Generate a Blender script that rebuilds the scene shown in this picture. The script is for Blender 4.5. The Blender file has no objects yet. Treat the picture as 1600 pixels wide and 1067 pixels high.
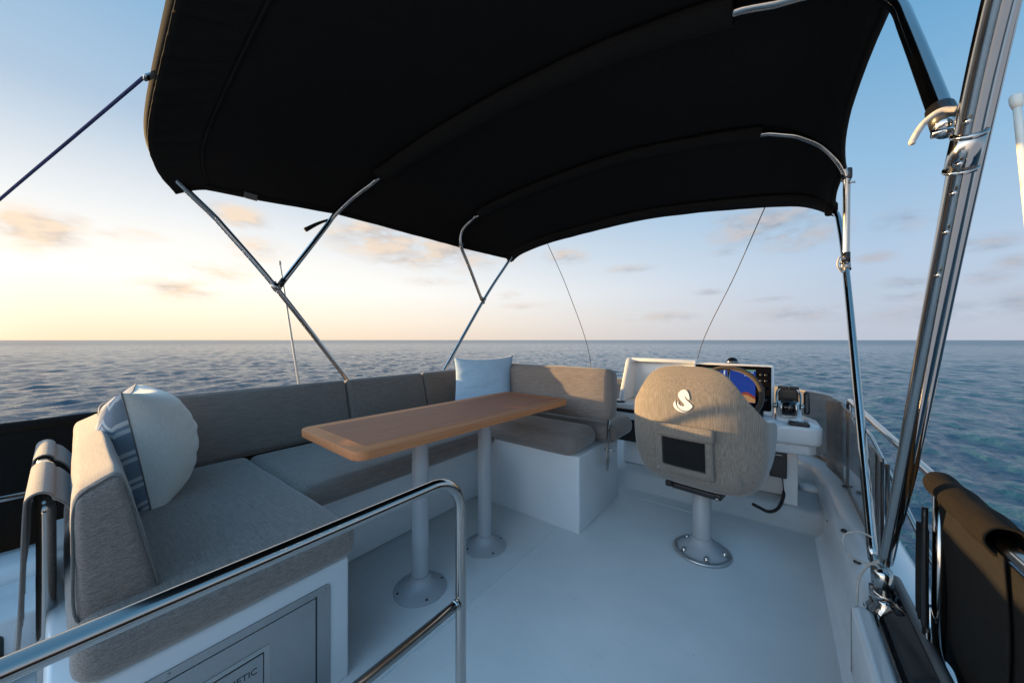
import bpy, bmesh, math, random
import numpy as np
from mathutils import Vector, Matrix, noise, Euler
random.seed(7); R = math.radians; PI = math.pi
scene = bpy.context.scene
C = scene.collection
V = Vector

# ------------------------------------------------------------------ helpers
def tag(o, label=None, cat=None, group=None, kind=None):
    if label: o['label'] = label
    if cat: o['category'] = cat
    if group: o['group'] = group
    if kind: o['kind'] = kind
    return o

def thing(name, label, cat, loc=(0, 0, 0), rz=0, group=None):
    o = bpy.data.objects.new(name, None); C.objects.link(o)
    o.location = loc; o.rotation_euler = (0, 0, rz)
    o.empty_display_size = .1
    return tag(o, label, cat, group)

def obj(name, bm, mat, parent=None, smooth=True, loc=None, rot=None, sub=0, solid=None, angle=None):
    me = bpy.data.meshes.new(name)
    bm.normal_update()
    bm.to_mesh(me); bm.free()
    o = bpy.data.objects.new(name, me); C.objects.link(o)
    for m in (mat if isinstance(mat, (list, tuple)) else [mat]): me.materials.append(m)
    if smooth: me.shade_smooth() if hasattr(me, 'shade_smooth') else [setattr(p, 'use_smooth', True) for p in me.polygons]
    if angle is not None: me.set_sharp_from_angle(angle=R(angle))
    if parent: o.parent = parent
    if loc: o.location = loc
    if rot: o.rotation_euler = rot
    if solid:
        m = o.modifiers.new('thick', 'SOLIDIFY'); m.thickness = solid[0]; m.offset = solid[1]
    if sub:
        m = o.modifiers.new('sub', 'SUBSURF'); m.levels = sub; m.render_levels = sub
    return o

def catmull(pts, n=8, closed=False):
    P = [V(p) for p in pts]; out = []
    m = len(P)
    rng = range(m if closed else m - 1)
    for i in rng:
        p1, p2 = P[i % m], P[(i + 1) % m]
        p0 = P[(i - 1) % m] if (closed or i > 0) else p1 * 2 - p2
        p3 = P[(i + 2) % m] if (closed or i + 2 < m) else p2 * 2 - p1
        for k in range(n):
            t = k / n
            out.append(.5 * ((2 * p1) + (p2 - p0) * t + (2 * p0 - 5 * p1 + 4 * p2 - p3) * t * t + (3 * p1 - p0 - 3 * p2 + p3) * t ** 3))
    if not closed: out.append(P[-1])
    return out

def resample(pts, n):
    P = [V(p) for p in pts]
    L = [0]
    for a, b in zip(P, P[1:]): L.append(L[-1] + (b - a).length)
    out = []; j = 0
    for i in range(n):
        s = L[-1] * i / (n - 1)
        while j < len(P) - 2 and L[j + 1] < s: j += 1
        d = L[j + 1] - L[j]
        out.append(P[j].lerp(P[j + 1], 0 if d == 0 else min(1, (s - L[j]) / d)))
    return out

def tube(bm, pts, r, seg=16, caps=True, closed=False, rfn=None, flat=1.0):
    P = [V(p) for p in pts]; n = len(P)
    T = []
    for i in range(n):
        a = P[i - 1] if (i > 0 or closed) else P[i]
        b = P[(i + 1) % n] if (i < n - 1 or closed) else P[i]
        T.append((b - a).normalized())
    up = V((0, 0, 1)) if abs(T[0].z) < .9 else V((0, 1, 0))
    N = (up - T[0] * up.dot(T[0])).normalized()
    rings = []
    for i in range(n):
        N = (N - T[i] * N.dot(T[i]))
        N.normalize()
        B = T[i].cross(N)
        rr = rfn(i / (n - 1)) if rfn else r
        rings.append([bm.verts.new(P[i] + N * (math.cos(2 * PI * k / seg) * rr * flat) + B * (math.sin(2 * PI * k / seg) * rr)) for k in range(seg)])
    for i in range(n if closed else n - 1):
        a, b = rings[i], rings[(i + 1) % n]
        for k in range(seg):
            bm.faces.new((a[k], b[k], b[(k + 1) % seg], a[(k + 1) % seg]))
    if caps and not closed:
        bm.faces.new(rings[0]); bm.faces.new(rings[-1][::-1])
    return bm

def T_(pts, r, seg=16, **k):
    bm = bmesh.new(); tube(bm, pts, r, seg, **k)
    bmesh.ops.recalc_face_normals(bm, faces=bm.faces)
    return bm

def lathe(bm, prof, seg=40, c=(0, 0, 0), M=None):
    c = V(c); rings = []
    for r, z in prof:
        ring = []
        for k in range(seg):
            a = 2 * PI * k / seg
            p = V((r * math.cos(a), r * math.sin(a), z))
            if M: p = M @ p
            ring.append(bm.verts.new(p + c))
        rings.append(ring)
    for a, b in zip(rings, rings[1:]):
        for k in range(seg):
            bm.faces.new((a[k], a[(k + 1) % seg], b[(k + 1) % seg], b[k]))
    if prof[0][0] > 1e-6: bm.faces.new(rings[0][::-1])
    if prof[-1][0] > 1e-6: bm.faces.new(rings[-1])
    bmesh.ops.remove_doubles(bm, verts=bm.verts, dist=1e-6)
    bmesh.ops.recalc_face_normals(bm, faces=bm.faces)
    return bm

def box(bm, x0, x1, y0, y1, z0, z1, bev=0, seg=3):
    tmp = bmesh.new()
    vs = [tmp.verts.new(p) for p in ((x0, y0, z0), (x1, y0, z0), (x1, y1, z0), (x0, y1, z0), (x0, y0, z1), (x1, y0, z1), (x1, y1, z1), (x0, y1, z1))]
    for f in ((3, 2, 1, 0), (4, 5, 6, 7), (0, 1, 5, 4), (1, 2, 6, 5), (2, 3, 7, 6), (3, 0, 4, 7)): tmp.faces.new([vs[i] for i in f])
    if bev: bmesh.ops.bevel(tmp, geom=tmp.edges[:], offset=bev, segments=seg, affect='EDGES', profile=.5)
    merge(bm, tmp); return bm

def merge(bm, tmp, M=None):
    me = bpy.data.meshes.new('tmp'); tmp.to_mesh(me); tmp.free()
    if M: me.transform(M)
    bm.from_mesh(me); bpy.data.meshes.remove(me)

def B(x0, x1, y0, y1, z0, z1, bev=0, seg=3):
    return box(bmesh.new(), x0, x1, y0, y1, z0, z1, bev, seg)

def prism(poly, lo, hi, axis='z', bev=0, seg=3, which=None):
    """poly: 2-D outline; axis z: (x,y); axis x: (y,z); axis y: (x,z)"""
    bm = bmesh.new()
    def P(p, h):
        return {'z': (p[0], p[1], h), 'x': (h, p[0], p[1]), 'y': (p[0], h, p[1])}[axis]
    a = [bm.verts.new(P(p, lo)) for p in poly]; b = [bm.verts.new(P(p, hi)) for p in poly]
    n = len(poly)
    bm.faces.new(a[::-1]); bm.faces.new(b)
    for i in range(n): bm.faces.new((a[i], a[(i + 1) % n], b[(i + 1) % n], b[i]))
    bmesh.ops.recalc_face_normals(bm, faces=bm.faces)
    if bev: bmesh.ops.bevel(bm, geom=bm.edges[:], offset=bev, segments=seg, affect='EDGES', profile=.5)
    return bm

def rrect(x0, x1, y0, y1, r, n=8):
    out = []
    for cx, cy, a0 in ((x1 - r, y1 - r, 0), (x0 + r, y1 - r, 90), (x0 + r, y0 + r, 180), (x1 - r, y0 + r, 270)):
        for k in range(n + 1):
            a = R(a0 + 90 * k / n); out.append((cx + r * math.cos(a), cy + r * math.sin(a)))
    return out

def rbox(sx, sy, sz, r, puff=0, n=14, wr=.002, seed=0, warp=None):
    """soft upholstery block, centred, rounded edges, domed faces, faint wrinkles"""
    h = (sx / 2, sy / 2, sz / 2); bm = bmesh.new()
    def samples(hh):
        e = [hh - r * (1 - math.sin(k * PI / 10)) for k in range(0, 6)]
        inner = [-(hh - r) + 2 * (hh - r) * k / n for k in range(1, n)]
        return sorted(set([-x for x in e] + inner + e))
    S = [samples(x) for x in h]
    puff = puff if isinstance(puff, (tuple, list)) else (puff,) * 3
    for a in range(3):
        b, c = (a + 1) % 3, (a + 2) % 3
        for sg in (-1, 1):
            grid = []
            for u in S[b]:
                row = []
                for w in S[c]:
                    q = V((0, 0, 0)); q[a] = sg * h[a]; q[b] = u; q[c] = w
                    core = V([max(-(h[i] - r), min(h[i] - r, q[i])) for i in range(3)])
                    d = q - core
                    p = core + d.normalized() * r
                    fu, fw = u / h[b], w / h[c]
                    p[a] += sg * puff[a] * (1 - fu ** 2) * (1 - fw ** 2)
                    row.append(bm.verts.new(p))
                grid.append(row)
            for i in range(len(grid) - 1):
                for j in range(len(grid[0]) - 1):
                    f = (grid[i][j], grid[i + 1][j], grid[i + 1][j + 1], grid[i][j + 1])
                    bm.faces.new(f if sg > 0 else f[::-1])
    bmesh.ops.remove_doubles(bm, verts=bm.verts, dist=1e-5)
    for v in bm.verts:
        if warp: v.co = V(warp(v.co))
    bm.normal_update()
    for v in bm.verts:
        k = noise.noise(v.co * 5 + V((seed * 7.1, 3, 1))) + .5 * noise.noise(V((v.co.x * 8, v.co.y * 22, v.co.z * 22)) + V((seed, 9, 1)))
        v.co += v.normal * k * wr
    return bm

def text_mesh(txt, size, depth=.0005, align='CENTER'):
    cu = bpy.data.curves.new('lettering', 'FONT'); cu.body = txt; cu.size = size; cu.extrude = depth
    cu.align_x = align; cu.align_y = 'CENTER'
    o = bpy.data.objects.new('lettering', cu); C.objects.link(o)
    dg = bpy.context.evaluated_depsgraph_get()
    me = bpy.data.meshes.new_from_object(o.evaluated_get(dg))
    bpy.data.objects.remove(o); bpy.data.curves.remove(cu)
    bm = bmesh.new(); bm.from_mesh(me); bpy.data.meshes.remove(me)
    return bm

# ------------------------------------------------------------------ materials
class NT:
    def __init__(s, nt): s.t = nt
    def n(s, typ, **kw):
        nd = s.t.nodes.new(typ)
        for k, v in kw.items():
            if k.startswith('_'): setattr(nd, k[1:], v)
            else: nd.inputs[k.replace('__', ' ')].default_value = v
        return nd
    def l(s, a, b): s.t.links.new(a, b)
    def math(s, op, a, b=None, c=None, clamp=False):
        nd = s.t.nodes.new('ShaderNodeMath'); nd.operation = op; nd.use_clamp = clamp
        for i, x in enumerate((a, b, c)):
            if x is None: continue
            if isinstance(x, (int, float)): nd.inputs[i].default_value = x
            else: s.l(x, nd.inputs[i])
        return nd.outputs[0]
    def mix(s, f, a, b):
        nd = s.t.nodes.new('ShaderNodeMix'); nd.data_type = 'RGBA'
        for i, x in ((0, f), (6, a), (7, b)):
            if isinstance(x, (int, float)): nd.inputs[i].default_value = x
            elif isinstance(x, (tuple, list)): nd.inputs[i].default_value = tuple(x) + ((1,) if len(x) == 3 else ())
            else: s.l(x, nd.inputs[i])
        return nd.outputs[2]
    def ramp(s, f, stops):
        nd = s.t.nodes.new('ShaderNodeValToRGB'); cr = nd.color_ramp
        while len(cr.elements) < len(stops): cr.elements.new(.5)
        for e, (p, c) in zip(cr.elements, stops):
            e.position = p; e.color = tuple(c) + (1,) if not isinstance(c, (int, float)) else (c, c, c, 1)
        s.l(f, nd.inputs[0]); return nd.outputs[0]

def base_mat(name):
    m = bpy.data.materials.new(name); m.use_nodes = True
    nt = NT(m.node_tree); p = m.node_tree.nodes['Principled BSDF']
    return m, nt, p

def obco(nt, scale=(1, 1, 1), coord='Object', rot=(0, 0, 0)):
    tc = nt.n('ShaderNodeTexCoord'); mp = nt.n('ShaderNodeMapping')
    mp.inputs['Scale'].default_value = scale; mp.inputs['Rotation'].default_value = rot
    nt.l(tc.outputs[coord], mp.inputs[0]); return mp.outputs[0]

def noise_n(nt, vec, scale=5, detail=4, rough=.55):
    n = nt.n('ShaderNodeTexNoise'); n.inputs['Scale'].default_value = scale; n.inputs['Detail'].default_value = detail
    n.inputs['Roughness'].default_value = rough; nt.l(vec, n.inputs['Vector']); return n.outputs['Fac']

def bump(nt, p, h, strength=.3, dist=.01):
    b = nt.n('ShaderNodeBump'); b.inputs['Strength'].default_value = strength; b.inputs['Distance'].default_value = dist
    nt.l(h, b.inputs['Height']); nt.l(b.outputs[0], p.inputs['Normal'])

def m_paint(name, col, rough=.3, var=.06, spec=.5, bumpy=0, scale=6, coat=0):
    m, nt, p = base_mat(name)
    f = noise_n(nt, obco(nt), scale, 5)
    d = tuple(c * (1 - var * 2) for c in col)
    nt.l(nt.mix(nt.ramp(f, [(.35, 0.), (.65, 1.)]), d, col), p.inputs['Base Color'])
    f2 = noise_n(nt, obco(nt), scale * 5, 3)
    nt.l(nt.math('MULTIPLY_ADD', f2, .12, rough - .06), p.inputs['Roughness'])
    p.inputs['Specular IOR Level'].default_value = spec
    p.inputs['Coat Weight'].default_value = coat
    if bumpy: bump(nt, p, noise_n(nt, obco(nt), 90, 2), bumpy, .004)
    return m

def m_fabric(name, col, axis=0, contrast=.45, scale=1.0, streak=.5, sheen=.35):
    m, nt, p = base_mat(name)
    s1 = [520 * scale] * 3; s1[axis] = 14 * scale
    s2 = [480 * scale] * 3; s2[(axis + 1) % 3] = 60 * scale
    a = noise_n(nt, obco(nt, s1), 1, 2, .6); b = noise_n(nt, obco(nt, s2), 1, 2, .6)
    big = noise_n(nt, obco(nt), 5, 4)
    mixv = nt.math('ADD', nt.math('MULTIPLY', a, streak), nt.math('MULTIPLY', b, 1 - streak))
    t = nt.ramp(mixv, [(.36, 0.), (.64, 1.)])
    lo = tuple(c * (1 - contrast) for c in col); hi = tuple(min(1, c * (1 + contrast)) for c in col)
    cc = nt.mix(t, lo, hi)
    nt.l(nt.mix(nt.math('MULTIPLY', nt.ramp(big, [(.35, 0.), (.7, 1.)]), .18), cc, tuple(c * .75 for c in col)), p.inputs['Base Color'])
    p.inputs['Roughness'].default_value = .92; p.inputs['Specular IOR Level'].default_value = .15
    p.inputs['Sheen Weight'].default_value = sheen; p.inputs['Sheen Roughness'].default_value = .5
    bump(nt, p, mixv, .35, .0015)
    return m

def m_steel(name, col=(.47, .46, .445), rough=.1, brushed=0):
    m, nt, p = base_mat(name)
    p.inputs['Metallic'].default_value = 1
    f = noise_n(nt, obco(nt, (1, 1, 1) if not brushed else (2, 60, 200)), 9, 3)
    nt.l(nt.mix(f, tuple(c * .86 for c in col), col), p.inputs['Base Color'])
    nt.l(nt.math('MULTIPLY_ADD', f, rough * .8, rough * .6), p.inputs['Roughness'])
    if brushed: bump(nt, p, f, .1, .001)
    return m

M_gel = m_paint('white_gelcoat', (.74, .75, .76), .22, .02, coat=.2)
M_deck = None
M_steel = m_steel('polished_stainless', rough=.13)
M_steel_b = m_steel('brushed_stainless', (.42, .42, .42), .3, 1)
M_alu = m_paint('satin_aluminium', (.40, .41, .43), .38, .04)
M_satin = m_steel('satin_steel', (.62, .62, .62), .4)
M_fab = m_fabric('grey_upholstery', (.235, .196, .174), 0, .4)
M_fabz = m_fabric('grey_chair_upholstery', (.215, .186, .157), 2, .34, 1.0, .8)
M_pipe = m_fabric('grey_piping', (.15, .14, .13), 0, .3)
M_cover = m_fabric('grey_cover_cloth', (.22, .2, .185), 2, .3)
M_canvas = m_fabric('black_canvas', (.0135, .0125, .0115), 1, .3, .8, sheen=0)
M_canvas2 = m_fabric('black_sleeve_canvas', (.018, .0165, .0145), 0, .3, .8, sheen=0)
M_cloth = m_fabric('dark_weather_cloth', (.0105, .0083, .006), 1, .3, .7, sheen=0)
M_black = m_paint('black_plastic', (.012, .012, .013), .35, .1, bumpy=.05)
M_gloss = m_paint('black_glass', (.006, .006, .008), .06, .05)
M_rubber = m_paint('black_rubber', (.015, .015, .016), .7, .1)
M_trim = m_paint('grey_trim', (.16, .165, .17), .5, .08)
M_white = m_paint('white_plastic', (.72, .7, .66), .4, .04)
M_cream = m_paint('cream_antenna', (.75, .72, .64), .45, .05)
M_mesh = m_fabric('black_pocket_mesh', (.006, .006, .006), 0, .5, 1.6)
M_linen = m_fabric('light_linen', (.72, .69, .63), 0, .1, .8)
M_blue = m_fabric('pale_blue_linen', (.36, .50, .63), 0, .16, .8)
M_rope_w = m_paint('white_cord', (.5, .48, .45), .8, .1, bumpy=.2, scale=80)
M_rope_b = m_paint('blue_rope', (.03, .045, .16), .8, .3, bumpy=.3, scale=120)
M_wire = m_paint('thin_line_cord', (.05, .05, .055), .6, .1)
M_thread = m_fabric('white_embroidery', (.8, .78, .74), 0, .12, 1.5)
M_wheel = m_fabric('wheel_leather', (.05, .04, .033), 0, .15, .5)

def m_deck():
    m, nt, p = base_mat('nonskid_gelcoat')
    v = obco(nt)
    f = noise_n(nt, v, 3, 6); g = noise_n(nt, v, 22, 4)
    c = nt.mix(nt.ramp(f, [(.3, 0.), (.7, 1.)]), (.63, .635, .635), (.72, .715, .705))
    # scuffs
    s = noise_n(nt, obco(nt, (4, 22, 1), rot=(0, 0, .5)), 2.2, 5, .7)
    c = nt.mix(nt.math('MULTIPLY', nt.ramp(s, [(.60, 0.), (.72, 1.)]), .35), c, (.40, .41, .42))
    w = nt.n('ShaderNodeTexVoronoi'); w.inputs['Scale'].default_value = 7; nt.l(v, w.inputs['Vector'])
    spots = nt.ramp(w.outputs['Distance'], [(.015, 1.), (.03, 0.)])
    c = nt.mix(nt.math('MULTIPLY', spots, .35), c, (.3, .3, .3))
    nt.l(c, p.inputs['Base Color'])
    nt.l(nt.math('MULTIPLY_ADD', g, .2, .36), p.inputs['Roughness'])
    bump(nt, p, noise_n(nt, v, 260, 2), .12, .002)
    return m
M_deck = m_deck()

def m_wood(name, a, b, rough=.45):
    m, nt, p = base_mat(name)
    v = obco(nt, (60, 2.2, 60))
    f = noise_n(nt, v, 1.6, 6, .65)
    g = noise_n(nt, obco(nt, (240, 8, 240)), 1, 3, .6)
    k = nt.math('ADD', nt.math('MULTIPLY', f, .7), nt.math('MULTIPLY', g, .3))
    nt.l(nt.mix(nt.ramp(k, [(.35, 0.), (.65, 1.)]), a, b), p.inputs['Base Color'])
    nt.l(nt.math('MULTIPLY_ADD', f, .15, rough - .08), p.inputs['Roughness'])
    p.inputs['Specular IOR Level'].default_value = .25
    bump(nt, p, k, .08, .001); return m
M_teak = m_wood('teak_panel', (.33, .125, .065), (.46, .19, .105), .6)
M_teak2 = m_wood('teak_border', (.52, .195, .08), (.66, .27, .12), .58)

def m_pattern():
    m, nt, p = base_mat('blue_zigzag_weave')
    tc = nt.n('ShaderNodeTexCoord'); sp = nt.n('ShaderNodeSeparateXYZ'); nt.l(tc.outputs['Object'], sp.inputs[0])
    x, y = sp.outputs[0], sp.outputs[1]
    tri = nt.math('ABSOLUTE', nt.math('SUBTRACT', nt.math('FRACT', nt.math('MULTIPLY', x, 20)), .5))
    ph = nt.math('ADD', nt.math('MULTIPLY', y, 42), nt.math('MULTIPLY', tri, 3.0))
    st = nt.math('FRACT', ph)
    big = nt.math('FRACT', nt.math('MULTIPLY', ph, .25))
    c1 = nt.mix(nt.ramp(st, [(.4, 0.), (.5, 1.)]), (.13, .18, .24), (.50, .51, .51))
    c2 = nt.mix(nt.ramp(big, [(.55, 0.), (.6, 1.)]), c1, (.12, .17, .23))
    n = noise_n(nt, obco(nt, (300, 300, 300)), 1, 2)
    nt.l(nt.mix(nt.math('MULTIPLY', n, .3), c2, (.5, .5, .48)), p.inputs['Base Color'])
    p.inputs['Roughness'].default_value = .95
    bump(nt, p, n, .4, .002); return m
M_pattern = m_pattern()

def m_screen_glass():
    """hazy smoked vinyl: part see-through, part dull film, dark and opaque toward its foot"""
    m, nt, p = base_mat('smoked_vinyl')
    out = m.node_tree.nodes['Material Output']
    tr = nt.n('ShaderNodeBsdfTransparent'); tr.inputs[0].default_value = (.42, .43, .44, 1)
    p.inputs['Base Color'].default_value = (.16, .155, .15, 1); p.inputs['Roughness'].default_value = .25
    mx = nt.n('ShaderNodeMixShader')
    f = noise_n(nt, obco(nt, (9, 9, 1.2)), 3, 5)
    tc = nt.n('ShaderNodeTexCoord'); sp = nt.n('ShaderNodeSeparateXYZ'); nt.l(tc.outputs['Object'], sp.inputs[0])
    edge = nt.math('ADD', sp.outputs[2], nt.math('MULTIPLY', noise_n(nt, obco(nt, (26, 26, 6)), 1, 5), .12))
    foot_band = nt.ramp(edge, [(.33, 1.), (.36, 0.)])  # ragged dark band where the pane turns opaque near its foot
    nt.l(nt.mix(foot_band, (.19, .175, .165), (.02, .017, .015)), p.inputs['Base Color'])
    nt.l(nt.math('MAXIMUM', nt.math('MULTIPLY_ADD', f, .35, .38), foot_band), mx.inputs[0])
    nt.l(tr.outputs[0], mx.inputs[1]); nt.l(p.outputs[0], mx.inputs[2]); nt.l(mx.outputs[0], out.inputs[0])
    return m
M_vinyl = m_screen_glass()

def m_emit(name, col, st):
    m, nt, p = base_mat(name)
    p.inputs['Base Color'].default_value = (.01, .01, .01, 1)
    p.inputs['Roughness'].default_value = .15
    p.inputs['Emission Color'].default_value = tuple(col) + (1,); p.inputs['Emission Strength'].default_value = st
    return m
SCR = .32
M_sblue = m_emit('display_blue', (.004, .045, .32), SCR)
M_sred = m_emit('display_red', (.30, .05, .03), SCR)
M_sorange = m_emit('display_orange', (.5, .27, .12), SCR)
M_swhite = m_emit('display_white', (.7, .8, .9), SCR)
M_sgreen = m_emit('display_green', (.2, .5, .25), SCR)

def m_sea():
    m, nt, p = base_mat('sea_water')
    tc = nt.n('ShaderNodeTexCoord')
    geo = nt.n('ShaderNodeNewGeometry'); sp = nt.n('ShaderNodeSeparateXYZ'); nt.l(geo.outputs['Position'], sp.inputs[0])
    d2 = nt.math('SQRT', nt.math('ADD', nt.math('POWER', sp.outputs[0], 2), nt.math('POWER', sp.outputs[1], 2)))
    p.inputs['Base Color'].default_value = (.014, .060, .094, 1)
    p.inputs['IOR'].default_value = 1.333
    nt.l(nt.ramp(nt.math('DIVIDE', d2, 600), [(0, .06), (.1, .12), (1, .28)]), p.inputs['Roughness'])
    a = noise_n(nt, obco(nt, (1, .55, 1), rot=(0, 0, .5)), 3.0, 6, .6)
    b = noise_n(nt, obco(nt, (1, .5, 1), rot=(0, 0, .35)), .45, 4, .6)
    c = noise_n(nt, obco(nt, (1, .45, 1), rot=(0, 0, .4)), .05, 4, .6)
    h = nt.math('ADD', nt.math('ADD', nt.math('MULTIPLY', a, .19), nt.math('MULTIPLY', b, .32)), nt.math('MULTIPLY', c, 1.0))
    bp = nt.n('ShaderNodeBump'); bp.inputs['Strength'].default_value = 1; bp.inputs['Distance'].default_value = .8
    nt.l(h, bp.inputs['Height']); nt.l(bp.outputs[0], p.inputs['Normal'])
    return m
M_sea = m_sea()

# ------------------------------------------------------------------ camera, light, sky
H = 1.08
cam = bpy.data.cameras.new('camera'); co = bpy.data.objects.new('camera', cam); C.objects.link(co)
cam.sensor_width = 36; cam.lens = 540 / 1600 * 36; cam.shift_y = -(533.5 - 531) / 1600
cam.clip_start = .02; cam.clip_end = 30000
co.location = (0, 0, H); co.rotation_euler = (R(90), 0, R(37.342))
scene.camera = co

SUN_AZ, SUN_EL = 106, 4.2               # degrees to port of dead ahead, above the horizon
sd = V((-math.sin(R(SUN_AZ)) * math.cos(R(SUN_EL)), math.cos(R(SUN_AZ)) * math.cos(R(SUN_EL)), math.sin(R(SUN_EL))))
sl = bpy.data.lights.new('sun', 'SUN'); sl.energy = 5.0; sl.angle = R(.6); sl.color = (1, .63, .26)
so = bpy.data.objects.new('sun', sl); C.objects.link(so)
so.rotation_euler = sd.to_track_quat('Z', 'Y').to_euler()

def build_world():
    w = bpy.data.worlds.new('World'); scene.world = w; w.use_nodes = True
    nt = NT(w.node_tree); bg = w.node_tree.nodes['Background']
    sky = nt.n('ShaderNodeTexSky'); sky.sky_type = 'NISHITA'; sky.sun_disc = False
    sky.sun_elevation = R(SUN_EL)
    sky.sun_rotation = math.atan2(sd.x, sd.y)
    sky.air_density = 1.0; sky.dust_density = .6; sky.ozone_density = 1.6; sky.altitude = 0
    tc = nt.n('ShaderNodeTexCoord'); d = tc.outputs['Generated']
    sp = nt.n('ShaderNodeSeparateXYZ'); nt.l(d, sp.inputs[0])
    az = nt.math('ARCTAN2', nt.math('MULTIPLY', sp.outputs[0], -1), sp.outputs[1])   # radians to port of ahead
    el = nt.math('ARCSINE', nt.math('MINIMUM', nt.math('MAXIMUM', sp.outputs[2], -1), 1))
    dot = nt.n('ShaderNodeVectorMath'); dot.operation = 'DOT_PRODUCT'; nt.l(d, dot.inputs[0]); dot.inputs[1].default_value = sd
    sunny = nt.ramp(nt.math('MULTIPLY_ADD', dot.outputs['Value'], .5, .5), [(.3, 0.), (.95, 1.)])
    cxy = nt.n('ShaderNodeCombineXYZ'); nt.l(az, cxy.inputs[0]); nt.l(nt.math('MULTIPLY', el, 2.6), cxy.inputs[1])
    n1 = noise_n(nt, cxy.outputs[0], 9, 7, .58); n2 = noise_n(nt, cxy.outputs[0], 26, 5, .6)
    nn = nt.math('ADD', nt.math('MULTIPLY', n1, .7), nt.math('MULTIPLY', n2, .3))
    def ang(u, v):
        r = (u - 800) / 540; up = (531 - v) / 540
        s, c = math.sin(R(37.342)), math.cos(R(37.342))
        x, y = -s + r * c, c + r * s
        return math.atan2(-x, y), math.atan2(up, math.hypot(x, y))
    clouds = [(45, 360, 85, 34, 1), (200, 365, 60, 14, .5), (365, 337, 48, 22, .8), (285, 452, 62, 18, .85), (340, 425, 70, 22, .5), (400, 385, 60, 24, .5),
              (610, 375, 85, 28, 1.15), (700, 388, 95, 30, 1.1), (640, 408, 60, 12, .8), (885, 400, 34, 18, .6), (680, 440, 50, 8, .45), (825, 478, 50, 6, .4), (800, 462, 30, 8, .4),
              (1190, 350, 95, 30, .95), (1250, 365, 70, 26, .9), (1410, 345, 50, 22, .7), (1365, 402, 36, 9, .8), (1130, 395, 30, 8, .5), (1430, 440, 55, 11, .8), (1425, 463, 55, 9, .7), (1550, 378, 60, 14, .9), (1545, 433, 40, 12, .85), (1580, 410, 34, 14, .8),
              (1200, 468, 46, 5, .6), (1110, 456, 30, 6, .55), (1255, 490, 120, 14, .6), (1450, 490, 150, 18, .65), (1040, 495, 80, 9, .5), (985, 420, 40, 7, .5), (1600, 480, 80, 30, .6), (120, 345, 40, 14, .5)]
    tot = None
    for (u, v, wu, wv, st) in clouds:
        a0, e0 = ang(u, v); a1, _ = ang(u + wu, v); _, e1 = ang(u, v - wv)
        wa, we = abs(a1 - a0), abs(e1 - e0)
        q = nt.math('ADD', nt.math('POWER', nt.math('DIVIDE', nt.math('SUBTRACT', az, a0), wa), 2), nt.math('POWER', nt.math('DIVIDE', nt.math('SUBTRACT', el, e0), we), 2))
        g = nt.math('MULTIPLY', nt.math('EXPONENT', nt.math('MULTIPLY', q, -1)), st)
        tot = g if tot is None else nt.math('MAXIMUM', tot, g)
    dens = nt.math('MULTIPLY', tot, nt.math('MULTIPLY_ADD', nn, 4.2, -1.5, clamp=False))
    dens = nt.ramp(dens, [(.08, 0.), (.62, 1.)])
    # top-lit: denser noise sampled a little lower gives the dull underside
    off = nt.n('ShaderNodeVectorMath'); off.operation = 'ADD'; nt.l(cxy.outputs[0], off.inputs[0]); off.inputs[1].default_value = (.03, .035, 0)
    n3 = noise_n(nt, off.outputs[0], 9, 7, .58)
    litf = nt.ramp(nt.math('MULTIPLY_ADD', nt.math('SUBTRACT', n1, n3), 3.5, .5), [(.2, 0.), (.8, 1.)])
    K = SKYK
    warm = nt.mix(litf, tuple(c / K for c in (.70, .58, .50)), tuple(c / K for c in (1.0, .77, .55)))
    cool = nt.mix(litf, tuple(c / K for c in (.31, .37, .46)), tuple(c / K for c in (.50, .50, .55)))
    ccol = nt.mix(sunny, cool, warm)
    def kk(c, g=1): return tuple(x * g / K for x in c)
    e01 = nt.math('DIVIDE', nt.math('MAXIMUM', el, 0), PI / 2)
    away = nt.ramp(e01, [(0, kk((.52, .57, .67))), (.04, kk((.53, .60, .72))), (.10, kk((.48, .61, .78))), (.22, kk((.30, .52, .75))), (.36, kk((.16, .40, .66))), (.62, kk((.12, .33, .60)))])
    near = nt.ramp(e01, [(0, kk((1.05, .82, .60))), (.03, kk((1.15, .97, .76))), (.08, kk((1.2, 1.12, 1.0))), (.16, kk((.90, .92, .93))), (.27, kk((.46, .60, .76))), (.38, kk((.30, .50, .72))), (.62, kk((.2, .42, .68)))])
    for nd in w.node_tree.nodes:                                  # ramps hold values above one; stop them being clipped
        pass
    grad = nt.mix(sunny, away, near)
    # added fill: unseen sky on the port quarter lifted to brighten the shaded deck
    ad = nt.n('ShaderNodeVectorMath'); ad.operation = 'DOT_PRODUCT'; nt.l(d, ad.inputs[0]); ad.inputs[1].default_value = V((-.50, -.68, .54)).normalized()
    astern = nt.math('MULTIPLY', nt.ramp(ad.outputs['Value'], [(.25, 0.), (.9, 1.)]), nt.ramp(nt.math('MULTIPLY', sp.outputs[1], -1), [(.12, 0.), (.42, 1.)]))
    lift = nt.math('MULTIPLY_ADD', astern, ASTERN_FILL, 1)
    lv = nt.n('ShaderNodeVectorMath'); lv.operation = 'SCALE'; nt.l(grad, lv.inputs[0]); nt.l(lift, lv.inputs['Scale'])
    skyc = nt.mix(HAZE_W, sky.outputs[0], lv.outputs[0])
    # bright aureole round the low sun
    angd = nt.math('ARCCOSINE', nt.math('MINIMUM', dot.outputs['Value'], .99999))
    gl = nt.math('EXPONENT', nt.math('MULTIPLY', nt.math('POWER', nt.math('DIVIDE', angd, R(7)), 2), -1))
    gv = nt.n('ShaderNodeVectorMath'); gv.operation = 'SCALE'; gv.inputs[0].default_value = kk((1, .74, .50), 2.8); nt.l(gl, gv.inputs['Scale'])
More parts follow.
